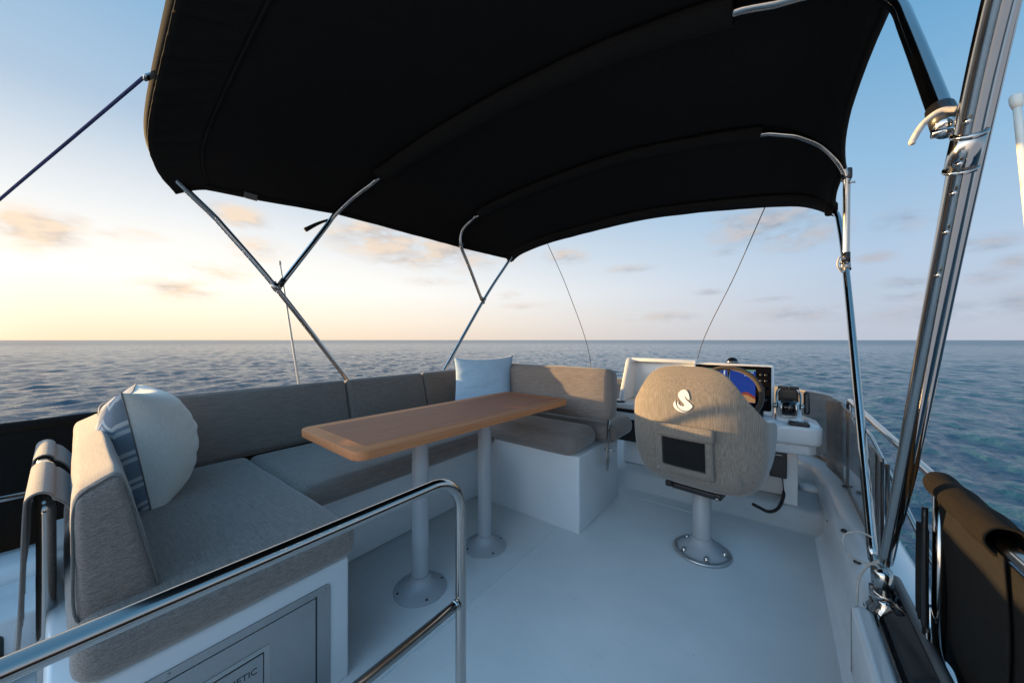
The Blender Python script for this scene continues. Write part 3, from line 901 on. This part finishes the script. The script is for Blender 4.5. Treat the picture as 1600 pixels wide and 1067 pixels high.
    bm = lathe(bmesh.new(), [(.132, 0), (.133, .006), (.13, .012), (.122, .014), (.116, .012), (.098, .022), (.07, .042), (.052, .06), (.047, .072), (.047, .08), (.0425, .08)], 56)
    fl = obj('flange', bm, M_alu, pd, angle=50)
    obj('flange_rim', lathe(bmesh.new(), [(.1325, .002), (.1345, .008), (.131, .0135), (.122, .0155), (.118, .0135)], 56), M_satin, fl)
    for a in (-125, -62, 10, 80, 150):
        c = V((.1 * math.cos(R(a)), .1 * math.sin(R(a)), .018))
        obj('bolt', lathe(bmesh.new(), [(.0, .016), (.007, .016), (.009, .012), (.013, .004), (.014, 0)], 16, c), M_steel, fl)
helm_chair()

# ------------------------------------------------------------------ helm console
def console():
    t = thing('helm_console', 'white helm console with lit chart display, steering wheel and throttle', 'console', (0, 0, 0))
    # display housing
    hp = [(2.70, .60), (2.815, .905), (2.83, .918), (2.98, .905), (3.10, .60)]
    dash = obj('dash_pod', prism(hp, -.475, -.008, 'x', .012, 3), M_gel, t, angle=40)
    lw = obj('dash_nook', prism([(2.93, .60), (2.95, .925), (2.98, .925), (3.08, .60)], -.955, -.473, 'x', .006, 2), M_gel, t, angle=40)
    obj('side_wall', prism([(2.66, .60), (2.84, .915), (2.87, .932), (2.985, .93), (3.05, .60)], -.985, -.945, 'x', .01, 3), M_gel, t, angle=40)
    obj('nook_lip', prism([(2.86, .905), (2.862, .932), (2.98, .930), (2.98, .905)], -.947, -.47, 'x', .005, 2), M_gel, t, angle=40)
    # display on the sloped face
    a = V((0, 2.70, .60)); b = V((0, 2.815, .905)); ez = (b - a).normalized(); n = V((0, -ez.z, ez.y))
    def face(u0, u1, w0, w1, off, th, mat, name, par, r=.004):
        bm = prism(rrect(u0, u1, w0, w1, r, 3), off, off + th, 'z')
        M = Matrix(((1, 0, 0), tuple(ez), tuple(n))).transposed().to_4x4(); M.translation = a
        bm.transform(M); return obj(name, bm, mat, par, smooth=False)
    L = (b - a).length
    disp = face(-.462, -.022, .03, L - .004, .0005, .006, M_gloss, 'chart_display', dash, .008)
    face(-.445, -.105, .075, L - .03, .0067, .001, M_sblue, 'screen', disp, .002)
    face(-.445, -.105, L - .036, L - .03, .0075, .0008, M_sgreen, 'screen_bar', disp, .0005)
    face(-.40, -.30, L - .045, L - .037, .0075, .0008, M_swhite, 'screen_bar', disp, .0005)
    face(-.286, -.277, L - .125, L - .04, .0077, .0008, M_swhite, 'screen_mark', disp, .0005)
    def poly_on(pts, off, mat, name, par):
        bm = bmesh.new(); vs = [bm.verts.new(a + V((u, 0, 0)) + ez * w + n * off) for u, w in pts]
        bm.faces.new(vs); bmesh.ops.triangulate(bm, faces=bm.faces); bmesh.ops.recalc_face_normals(bm, faces=bm.faces)
        return obj(name, bm, mat, par, smooth=False, solid=(.0006, 0))
    rnd = random.Random(4)
    top = [(-.445 + .34 * i / 24, .112 + .016 * math.sin(i * .7) + .008 * rnd.random() + (.012 if i > 15 else 0)) for i in range(25)]
    poly_on([(-.445, .076)] + [(-.105, .076)] + top[::-1], .0085, M_sred, 'seabed_trace', disp)
    poly_on([(-.445, .0765)] + [(-.105, .0765)] + [(u, w - .018) for u, w in top][::-1], .0092, M_sorange, 'seabed_trace', disp)
    for i, (txt, s, u, w) in enumerate((('24:22', .018, -.135, L - .047), ('1.8nm', .024, -.14, L - .068), ('HDG 024', .012, -.415, L - .052))):
        bm = text_mesh(txt, s, .0003)
        M = Matrix(((1, 0, 0), tuple(ez), tuple(n))).transposed().to_4x4(); M.translation = a + V((u, 0, 0)) + ez * w + n * .0085
        bm.transform(M); obj('screen_lettering', bm, M_swhite, disp, smooth=False)
    for (u, w) in ((-.075, L - .06), (-.05, L - .06), (-.075, L - .1), (-.05, L - .1), (-.062, L - .15), (-.075, .1), (-.05, .1)):
        bm = lathe(bmesh.new(), [(.0, .008), (.009, .007), (.010, 0)], 14)
        M = Matrix(((1, 0, 0), tuple(ez), tuple(n))).transposed().to_4x4(); M.translation = a + V((u, 0, 0)) + ez * w + n * .0065
        bm.transform(M); obj('knob', bm, M_black, disp)
    # compass on top
    cp = obj('compass', lathe(bmesh.new(), [(.05, 0), (.05, .008), (.042, .012), (.036, .012)], 28, (-.245, 2.90, .908)), M_black, t, angle=40)
    obj('compass_dome', lathe(bmesh.new(), [(.036, 0), (.035, .014), (.029, .027), (.017, .036), (0, .039)], 28, (-.245, 2.90, .919)), M_gloss, cp)
    obj('compass_ring', lathe(bmesh.new(), [(.037, .0), (.0385, .003), (.036, .008)], 28, (-.245, 2.90, .921)), M_steel, cp)
    # counter, drawer band, pedestal body
    obj('counter', prism(rrect(-1.02, .0, 2.56, 3.12, .03, 5), .565, .602, 'z', .008, 3), M_gel, t, angle=40)
    cw = obj('cup_holder', lathe(bmesh.new(), [(.045, 0), (.047, .004), (.040, .005), (.036, -.001)], 24, (-.965, 2.63, .602)), M_black, t)
    obj('drawer_band', B(-1.0, -.02, 2.59, 3.1, .535, .566, .002), M_black, t, smooth=False)
    obj('lower_ledge', B(-1.02, .0, 2.56, 3.12, .490, .536, .008), M_gel, t, angle=40)
    obj('foot_well', B(-1.0, -.1, 2.66, 3.12, .30, .489, .004), M_black, t, smooth=False)
    obj('body', B(-.98, .10, 2.76, 3.2, .097, .44, .02), M_gel, t, angle=40)
    obj('switch_panel', prism([(2.60, .6045), (2.64, .632), (2.70, .632), (2.70, .6045)], -.28, -.06, 'x', .003, 1), M_black, t, smooth=False)
    # side tray under the throttle
    tray = [(-.055, 2.50), (.165, 2.53), (.198, 2.55), (.213, 2.60), (.205, 2.80), (.12, 3.02), (-.055, 3.02)]
    tr = obj('side_tray', prism(tray, .485, .592, 'z', .02, 4), M_gel, t, angle=40)
    obj('tray_skirt', prism([(-.05, 2.53), (.15, 2.555), (.185, 2.6), (.185, 2.78), (.1, 3.0), (-.05, 3.0)], .425, .487, 'z', .012, 3), M_gel, t, angle=40)
    obj('support', B(.035, .105, 2.64, 2.75, .097, .43, .008), M_gel, t, angle=40)
    # throttle
    th = obj('throttle', prism([(2.64, .588), (2.66, .615), (2.80, .68), (2.88, .69), (2.9, .588)], .0, .125, 'x', .012, 3), M_gel, t, angle=40)
    obj('throttle_drum', T_([(.025, 2.70, .665), (.10, 2.70, .665)], .047, 24), M_gloss, th)
    obj('chrome_band', T_(catmull([(.028, 2.655, .70), (.027, 2.645, .665), (.032, 2.65, .625), (.062, 2.648, .615), (.093, 2.65, .625), (.098, 2.645, .665), (.097, 2.655, .70)], 5), .0045, 8), M_steel, th)
    for s in (-1, 1):
        cx = .0625 + s * .05
        obj('lever_hub', T_([(cx, 2.70, .675), (cx + s * .022, 2.70, .675)], .015, 16), M_steel, th)
        lv = obj('lever', T_(catmull([(cx + s * .008, 2.70, .675), (cx + s * .008, 2.72, .72), (cx + s * .004, 2.745, .755), (cx - s * .014, 2.755, .778)], 5), .0065, 10), M_steel, th)
        obj('lever_grip', rbox(.052, .03, .02, .008, 0, n=3, wr=0), M_black, lv, loc=(.0625 + s * .026, 2.76, .782))
    obj('dark_backing', rbox(.10, .012, .085, .005, 0, n=3, wr=0), M_black, th, loc=(.0625, 2.775, .735))
    obj('throttle_guard', rbox(.03, .05, .14, .012, 0, n=4, wr=0), M_black, th, loc=(.155, 2.86, .68), rot=(R(-14), 0, 0))
    kp = obj('key_pad', rbox(.092, .062, .022, .007, 0, n=4, wr=0), M_black, t, loc=(.105, 2.565, .600), rot=(0, 0, R(4)))
    obj('key_button', lathe(bmesh.new(), [(0, .004), (.012, .003), (.014, 0)], 20, (.0, .006, .011)), M_steel, kp)
    # steering wheel
    wc = V((-.245, 2.60, .735)); ax = V((0, -.90, .43)).normalized()
    ux = V((1, 0, 0)); uy = ax.cross(ux).normalized()
    if uy.z < 0: uy = -uy
    wh = obj('steering_wheel', T_([wc + (ux * math.cos(2 * PI * k / 64) + uy * math.sin(2 * PI * k / 64)) * .178 for k in range(64)], .0145, 14, closed=True, caps=False), M_wheel, t)
    obj('hub', T_([wc - ax * .0, wc - ax * .04, wc - ax * .12], .04, 24), M_black, wh)
    for ang_ in (90, 210, 330):
        e = (ux * math.cos(R(ang_)) + uy * math.sin(R(ang_)))
        obj('spoke', T_([wc - ax * .02 + e * .03, wc - ax * .012 + e * .1, wc + e * .172], .008, 10), M_steel, wh)
    # handset box and its coiled cord
    rb = obj('radio_box', B(-.03, .052, 2.565, 2.63, .27, .425, .006), M_black, t, smooth=False)
    obj('box_slot', B(-.015, .03, 2.561, 2.566, .403, .407), M_steel, rb, smooth=False)
    core = catmull([(.03, 2.59, .272), (.036, 2.57, .22), (.035, 2.54, .17), (.01, 2.50, .115), (-.03, 2.46, .10), (-.07, 2.42, .125), (-.1, 2.36, .16)], 40)
    core = resample(core, 520); pts = []
    for i, p in enumerate(core):
        f = min(1, max(0, (i - 90) / 30))
        d = (core[min(i + 1, 519)] - core[max(i - 1, 0)]).normalized(); n1 = d.cross(V((.3, 1, .2))).normalized(); n2 = d.cross(n1)
        a_ = i * .9
        pts.append(p + (n1 * math.cos(a_) + n2 * math.sin(a_)) * .0065 * f)
    obj('coiled_cord', T_(pts, .0028, 6), M_rubber, t)
console()
v = thing('deck_vent', 'low round grey vent on the raised platform behind the console support', 'vent', (.175, 2.98, .097))
obj('vent_cap', lathe(bmesh.new(), [(.055, 0), (.055, .02), (.045, .032), (.02, .037), (0, .038)], 32), M_gel, v)
obj('vent_base', lathe(bmesh.new(), [(.062, 0), (.062, .006), (.055, .007)], 32), M_alu, v)

# ------------------------------------------------------------------ stair handrail (foreground)
def handrail():
    t = thing('handrail', 'polished stainless stair handrail with rounded corner in the foreground', 'handrail', (-.6, .584, 0))
    pts = [(0, -2.2, .757), (0, -.9, .757), (0, -.085, .757)]
    arc = [(0, -.085 + .085 * math.sin(R(a)), .757 - .085 + .085 * math.cos(R(a))) for a in range(0, 91, 9)]
    pts = pts[:-1] + arc + [(0, 0, .4), (0, 0, .005)]
    obj('top_rail', T_(pts, .0128, 20), M_steel, t)
    obj('mid_rail', T_([(0, -2.2, .455), (0, -.9, .455), (0, -.008, .455)], .0105, 16), M_steel, t)
    obj('weld_collar', T_([(0, -.022, .455), (0, -.012, .455)], .0118, 16), M_steel, t)
    obj('foot_flange', lathe(bmesh.new(), [(.04, 0), (.04, .005), (.02, .009), (.014, .012)], 28), M_steel, t)
handrail()

# ------------------------------------------------------------------ bimini
def bimini():
    t = thing('bimini_top', 'large black canvas sunshade stretched over a stainless tube frame', 'sunshade')
    rowA = [(-2.345, .36, 1.865), (-2.25, .28, 1.93), (-2.04, .232, 2.01), (-1.42, .215, 2.115), (-1.04, .21, 2.14), (-.6, .215, 2.12), (-.05, .235, 2.0), (.15, .29, 1.92), (.225, .36, 1.86)]
    rowM = [(-2.36, 1.14, 1.948), (-2.24, 1.18, 2.05), (-2.1, 1.27, 2.17), (-1.6, 1.3, 2.25), (-1.04, 1.31, 2.27), (-.5, 1.32, 2.245), (-.08, 1.33, 2.175), (.1, 1.34, 2.12), (.235, 1.34, 1.965)]
    rowG = [(-2.36, 2.30, 1.968), (-2.32, 2.27, 2.09), (-2.15, 2.26, 2.215), (-1.6, 2.3, 2.315), (-.9, 2.32, 2.35), (-.45, 2.36, 2.325), (-.03, 2.41, 2.27), (.18, 2.43, 2.125), (.285, 2.46, 1.97)]
    rowF = [(-2.33, 3.03, 1.985), (-2.2, 3.07, 2.07), (-1.86, 3.09, 2.135), (-1.4, 3.1, 2.165), (-.95, 3.1, 2.178), (-.5, 3.1, 2.145), (-.055, 3.1, 2.085), (.167, 3.07, 2.025), (.30, 2.96, 1.90)]
    NS = 64
    bows = [resample(catmull(r, 12), NS) for r in (rowA, rowM, rowG, rowF)]
    bm = bmesh.new(); rows = []
    def between(a, b, n, sag, scal):
        for i in range(n):
            f = i / n; row = []
            for k in range(NS):
                p = a[k].lerp(b[k], f)
                s = 4 * f * (1 - f)
                e = k / (NS - 1); edge = max(0, 1 - min(e, 1 - e) / .12)
                p.z -= sag * s * (1 - edge * .5)
                p.x += scal * s * edge ** 2 * (1 if e < .5 else -1)
                p += V((0, 0, .003 * noise.noise(p * 4) + .004 * noise.noise(V((p.x * 2, p.y * 14, 5))) * s))
                row.append(p)
            rows.append(row)
    between(bows[0], bows[1], 12, .02, .03); between(bows[1], bows[2], 12, .02, .035); between(bows[2], bows[3], 12, .012, .02)
    rows.append(bows[3])
    # aft edge wraps round the aft bow and the front edge turns down into a hem
    aft1 = [p + V((0, -.012, -.003)) for p in bows[0]]; aft2 = [p + V((0, -.022, -.028)) for p in bows[0]]; aft3 = [p + V((0, -.006, -.052)) for p in bows[0]]
    rows = [aft3, aft2, aft1] + rows
    g = [[bm.verts.new(p) for p in r] for r in rows]
    for a, b in zip(g, g[1:]):
        for k in range(NS - 1): bm.faces.new((a[k], a[k + 1], b[k + 1], b[k]))
    bmesh.ops.recalc_face_normals(bm, faces=bm.faces)
    cn = obj('canopy', bm, M_canvas, t, solid=(.004, 0))
    # pocket of gathered cloth inside the aft bow, with creases
    bm = bmesh.new(); pr = []
    for i in range(13):
        f = i / 12; r = []
        for k in range(NS * 3):
            kk = k / (NS * 3 - 1) * (NS - 1); k0 = min(int(kk), NS - 2)
            a_ = bows[0][k0].lerp(bows[0][k0 + 1], kk - k0); b_ = bows[1][k0].lerp(bows[1][k0 + 1], kk - k0)
            p = a_.lerp(b_, f * .17); p.z -= .058 * (1 - f) ** 2 + .012 + .012 * math.sin(PI * f)
            cr = noise.noise(V((kk * .9, f * .8, 3))) + .7 * noise.noise(V((kk * 2.4, f * .7, 8)))
            p.z += .02 * cr * math.sin(PI * min(1, f + .1))
            p.y -= .012 * (1 - f)
            r.append(p)
        pr.append(r)
    gg = [[bm.verts.new(p) for p in r] for r in pr]
    for a, b in zip(gg, gg[1:]):
        for k in range(len(a) - 1): bm.faces.new((a[k], b[k], b[k + 1], a[k + 1]))
    obj('pocket', bm, M_canvas2, cn, solid=(.003, 0))
    obj('seam', T_([p + V((0, 0, -.004)) for p in pr[-1]][4:-4], .006, 6), M_canvas2, cn)
    # front hem
    bm = bmesh.new(); h = []
    hem = bows[3]
    for off in ((0, .0, .002), (0, .012, -.018), (0, .014, -.042), (0, .004, -.048), (0, -.05, -.03), (0, -.1, .0)):
        h.append([bm.verts.new(p + V(off) + V((0, 0, .0025 * noise.noise(p * 9)))) for p in hem])
    for a, b in zip(h, h[1:]):
        for k in range(NS - 1): bm.faces.new((a[k], a[k + 1], b[k + 1], b[k]))
    obj('front_hem', bm, M_canvas2, cn, solid=(.003, 0))
    # side hems
    for k in (0, NS - 1):
        pts = [r[k] for r in rows[3:]]
        obj('side_hem', T_([p + V((0, 0, -.006)) for p in pts], .0075, 8, flat=2.0), M_canvas2, cn)
    # bow tubes
    rt = .0149
    legA_p = [(-2.36, 1.63, .26), (-2.36, 1.222, .795), (-2.36, .778, 1.395), (-2.36, .50, 1.73)]
    legA_s = [(.225, .50, 1.74), (.225, .724, 1.51), (.232, .92, 1.24), (.248, 1.36, .555), (.25, 1.43, .45)]
    crossA = [p + V((0, .0, -.022)) for p in catmull(rowA, 6)]
    pA = catmull(legA_p, 6) + crossA[3:-3] + catmull(legA_s, 6)
    obj('aft_bow', T_(resample(pA, 160), rt, 18), M_steel, t)
    crossM = [p + V((0, 0, -.034)) for p in catmull(rowM[2:7], 8)]
    pM = catmull([(-2.36, .79, 1.385), (-2.35, 1.05, 1.80), (-2.325, 1.11, 1.91), (-2.24, 1.19, 2.03), (-2.12, 1.26, 2.12)], 7)[:-1] + crossM + catmull([(.0, 1.335, 2.115), (.1, 1.33, 2.085), (.185, 1.31, 2.02), (.228, 1.22, 1.89), (.226, 1.10, 1.74), (.222, .875, 1.42)], 7)
    obj('middle_bow', T_(resample(pM, 140), rt, 18), M_steel, t)
    crossG = [p + V((0, 0, -.034)) for p in catmull(rowG[2:7], 8)]
    pG = catmull([(-2.36, 2.60, 1.465), (-2.31, 2.36, 1.77), (-2.28, 2.22, 1.94), (-2.25, 2.20, 2.06), (-2.17, 2.23, 2.15)], 7)[:-1] + crossG + catmull([(.09, 2.42, 2.185), (.19, 2.425, 2.10), (.255, 2.43, 2.0), (.287, 2.45, 1.92), (.291, 2.47, 1.80), (.291, 2.49, 1.48)], 7)
    obj('forward_bow', T_(resample(pG, 140), rt, 18), M_steel, t)
    crossF = [p + V((0, -.022, -.004)) for p in catmull(rowF, 6)]
    pF = catmull([(-2.36, 1.68, .27), (-2.36, 2.084, .80), (-2.36, 2.611, 1.476), (-2.36, 2.9, 1.81)], 7)[:-1] + crossF[2:-2] + catmull([(.30, 2.90, 1.85), (.298, 2.78, 1.76), (.292, 2.50, 1.45), (.268, 1.80, .50), (.262, 1.66, .34)], 7)
    obj('front_bow', T_(resample(pF, 160), rt, 18), M_steel, t)
    # second pole lashed beside the aft bow
    br = [(.242, .71, 1.58), (.250, .955, 1.22), (.258, 1.215, .80), (.260, 1.335, .625), (.258, 1.355, .59)]
    obj('support_pole', T_(catmull(br, 6), .0095, 16), M_steel, t)
    # sleeves over the bare bows
    def sleeve(row, a, b):
        P = resample(catmull(row, 12), 80)[a:b]
        bm = T_([p + V((0, .0, -.032)) for p in P], .062, 14, flat=.42)
        for v_ in bm.verts: v_.co.z += .004 * noise.noise(v_.co * 8)
        sv = obj('bow_sleeve', bm, M_canvas2, t)
        obj('sleeve_flap', T_([p + V((0, .075, -.02)) for p in P[2:-3]], .012, 8, flat=.5), M_canvas2, sv)
    sleeve(rowM, 12, 68); sleeve(rowG, 11, 67)
    # joints
    def joint(p, q, r=.0205, name='slide_collar'):
        p, q = V(p), V(q); d = (q - p).normalized()
        bm = T_([p - d * .028, p + d * .028], r, 18)
        tube(bm, [p - d * .028, p - d * .023], r + .0012, 18); tube(bm, [p + d * .023, p + d * .028], r + .0012, 18)
        jc = obj(name, bm, M_steel, t)
        return jc
    def eye(p, d, par):
        p, d = V(p), V(d).normalized()
        obj('eye_end', T_([p - d * .005, p + d * .045], .0175, 16), M_black, par)
        obj('eye_bolt', T_([p - d * .02 + V((-.018, 0, 0)), p - d * .02 + V((.018, 0, 0))], .007, 10), M_steel, par)
    j = joint((-2.36, .778, 1.395), (-2.36, .5, 1.77)); eye((-2.357, .80, 1.405), (.0, .26, .415), j)
    j = joint((-2.36, 2.611, 1.476), (-2.36, 2.9, 1.83)); eye((-2.357, 2.598, 1.47), (0, -.25, .405), j)
    j = joint((.2285, .835, 1.365), (.23, .60, 1.68), .0175); eye((.2225, .885, 1.435), (0, .225, .335), j)
    j = joint((.2925, 2.52, 1.47), (.296, 2.65, 1.6)); eye((.291, 2.488, 1.49), (0, -.02, .4), j)
    # clamps where the bows meet the cloth edge
    for p in ((.29, 2.462, 1.93), (-2.345, 2.285, 1.995)):
        c = obj('edge_clamp', rbox(.042, .052, .06, .012, 0, n=3, wr=0), M_black, t, loc=p)
        obj('clamp_knob', T_([V((.01, -.02, -.035)), V((.012, -.02, -.05)), V((.03, -.02, -.052))], .005, 8), M_steel, c)
    obj('loose_strap', T_(catmull([(-2.345, 1.10, 1.885), (-2.36, 1.02, 1.835), (-2.365, .945, 1.775)], 5), .013, 8, rfn=lambda f: .006 + .008 * f), M_canvas2, t)
    # rivets along the near leg
    for f in (.28, .40, .49, .62, .78):
        p = V((.225, .724, 1.51)).lerp(V((.248, 1.36, .555)), f * .42)
        nrm = V((-.62, -.70, -.38)).normalized()
        obj('rivet', T_([p + nrm * .0135, p + nrm * .0178], .0042, 10), M_steel, t)
    # swivel base plates on the coaming
    for (x, y, z, d) in ((.255, 1.485, .355, (-.01, -.04, .09)), (.268, 1.62, .315, (.01, .12, .12))):
        d = V(d).normalized(); p = V((x, y, z))
        fk = obj('base_fork', T_([p - d * .03, p + d * .055], .0205, 18), M_steel, t)
        bm = T_([p - d * .05 + V((-.025, 0, 0)), p - d * .05 + V((.025, 0, 0))], .0175, 16)
        obj('swivel', bm, M_steel, fk)
        bm = lathe(bmesh.new(), [(.034, 0), (.034, .006), (.027, .016), (.02, .04), (.018, .05)], 28, p - d * .05 - V((0, 0, .058))); obj('base_plate', bm, M_steel, fk)
        obj('rubber_pad', lathe(bmesh.new(), [(.039, -.022), (.039, .001), (.034, .002)], 28, p - d * .05 - V((0, 0, .058))), M_rubber, fk)
    ey = obj('rope_eye', rbox(.03, .03, .012, .005, 0, n=2, wr=0), M_steel, t, loc=(-1.815, .196, 2.035), rot=(R(50), R(-15), 0))
    for p in ((.278, 2.955, 1.905), (-2.325, 3.02, 1.985)):
        obj('corner_patch', rbox(.06, .085, .075, .02, 0, n=3, wr=.002), M_canvas2, t, loc=p)
    # small care label on the inner cloth
    lb = obj('care_label', B(-.002, .002, -.03, .03, -.016, .016), M_pipe, t, smooth=False, loc=(-2.297, .64, 1.868), rot=(0, R(12), R(2)))
bimini()

# ------------------------------------------------------------------ ropes and lines
def line(name, label, cat, pts, r, mat, n=8, group=None):
    o = obj(name, T_(catmull(pts, n), r, 8), mat); return tag(o, label, cat, group)
line('rope', 'blue rope from the canopy corner down past the left edge', 'rope', [(-1.825, 0.185, 2.03), (-2.167, 0.049, 1.894), (-2.509, -0.088, 1.758), (-2.851, -0.224, 1.622), (-3.193, -0.361, 1.486)], .0055, M_rope_b)
line('tie_line', 'thin dark tie line slanting down behind the hinged backrest', 'line', [(-1.902, 3.1, 2.095), (-1.80, 3.37, 1.61), (-1.665, 3.62, .90), (-1.66, 3.63, .25)], .0032, M_wire)
line('tie_line', 'thin dark tie line slanting down behind the helm console', 'line', [(-.055, 3.1, 2.056), (-.26, 3.35, 1.62), (-.58, 3.65, .93), (-.6, 3.66, .25)], .0032, M_wire)
line('lanyard', 'white cord lashed round the near pole high on the right', 'cord', [(.216, .815, 1.425), (.200, .818, 1.430), (.184, .82, 1.418), (.172, .815, 1.395), (.170, .812, 1.388)], .0042, M_rope_w)
line('lanyard', 'small white cord loop where two poles join on the right', 'cord', [(.285, 2.47, 1.50), (.26, 2.42, 1.50), (.25, 2.40, 1.46), (.27, 2.44, 1.43), (.285, 2.47, 1.44)], .0045, M_rope_w)
line('lanyard', 'white cord looped at the pole feet and trailing down the coaming', 'cord',
     [(.25, 1.60, .44), (.225, 1.66, .425), (.195, 1.70, .385), (.188, 1.66, .36), (.205, 1.58, .365), (.238, 1.5, .40), (.245, 1.49, .42), (.225, 1.53, .37), (.213, 1.57, .30), (.206, 1.54, .24), (.199, 1.50, .17), (.193, 1.46, .09), (.188, 1.43, .045), (.176, 1.38, .012), (.172, 1.2, .006)], .0032, M_rope_w)

# ------------------------------------------------------------------ antennas
def antenna(label, p, q, r0, r1, cap):
    t = thing('antenna', label, 'antenna', p)
    p, q = V(p), V(q); d = q - p
    obj('whip', T_([d * (i / 12) for i in range(13)], r0, 12, rfn=lambda f: r0 + (r1 - r0) * f), M_cream, t)
    e = d.normalized()
    obj('tip', T_([d - e * cap, d - e * cap * .6, d - e * .15 * cap, d], r1, 14, rfn=lambda f: r1 * (1.15 + .5 * (f > .2) - .35 * (f > .9))), M_cream, t)
antenna('thin white whip antenna beyond the port rail, left of the poles', (-2.62, 1.08, .25), (-2.6, .882, 1.60), .010, .0045, .03)
antenna('cream whip antenna with a capped tip at the right edge', (.63, 1.62, .2), (.60, 1.825, 1.85), .013, .0085, .045)

# ------------------------------------------------------------------ aft rail with the draped cover, aft corner
def aft_corner():
    t = thing('aft_rail', 'stainless rail behind the left back cushion, partly covered by grey cloth', 'rail')
    obj('top_rail', T_(catmull([(-2.25, -.032, .675), (-2.1, -.032, .675), (-1.8, -.03, .675), (-1.55, -.025, .672), (-1.505, -.022, .65), (-1.50, -.02, .60), (-1.50, -.02, .3), (-1.50, -.02, .0)], 6), .0165, 16), M_steel, t)
    for x in (-1.9,): obj('post', T_([(x, -.03, 0), (x, -.03, .675)], .0125, 14), M_steel, t)
    for x in (-1.5,): obj('post_collar', T_([(x, -.02, .44), (x, -.02, .48)], .0165, 14), M_black, t)
    def drape(x0, x1, za, zf, seed, name, label):
        bm = bmesh.new(); rows = []
        n = 40
        for i in range(n + 1):
            x = x0 + (x1 - x0) * i / n; r = []
            wv = lambda q, s: .012 * (noise.noise(V((x * 9, q * 1.5, seed + s))) + .4 * noise.noise(V((x * 22, q * 2, seed + s)))) * q
            end = .05 * noise.noise(V((x * 6, 0, seed)))
            for k in range(12):
                q = 1 - k / 12; r.append((x + .02 * q * noise.noise(V((x * 5, q, seed))), -.052 - .012 * q + wv(q, 0), .675 + (za + end - .675) * q))
            for a in range(0, 181, 20): r.append((x, -.03 - .0215 * math.cos(R(a)), .676 + .0215 * math.sin(R(a))))
            for k in range(1, 9):
                q = k / 8; r.append((x, -.0085 + .05 * q ** .8 + wv(q, 5) * .25, .675 + (zf - .675) * q ** 1.3))
            rows.append([bm.verts.new(p) for p in r])
        for a, b in zip(rows, rows[1:]):
            for k in range(len(a) - 1): bm.faces.new((a[k], a[k + 1], b[k + 1], b[k]))
        bmesh.ops.recalc_face_normals(bm, faces=bm.faces)
        o = obj(name, bm, M_cover, solid=(.004, 0)); tag(o, label, 'cover cloth', 'grey cloths over the aft rail')
    drape(-1.83, -1.46, .30, .58, 1, 'cover_cloth', 'long sunlit grey cloth draped over the rail behind the left back cushion')
    drape(-2.22, -1.93, .48, .60, 6, 'cover_cloth', 'short grey cloth on the rail beyond the bare steel section')
    # white bulkhead and dark fittings low at the left edge
    t = thing('side_locker', 'low white locker with black fittings at the bottom left corner', 'locker', (-2.0, -.2, 0))
    obj('locker_body', B(-.24, .05, -1.4, .17, -.003, .19, .012), M_gel, t, angle=40)
    obj('vent_slot', prism(rrect(-.06, .094, .06, .15, .02, 4), .0495, .053, 'x'), M_black, t, smooth=False)
    cl = obj('cleat', T_(catmull([(.10, .10, .045), (.09, .06, .055), (.08, .0, .055), (.07, -.06, .045)], 5), .012, 12), M_black, t)
    obj('cleat_base', B(.065, .105, .01, .06, 0, .05, .006), M_black, cl, smooth=False)
aft_corner()
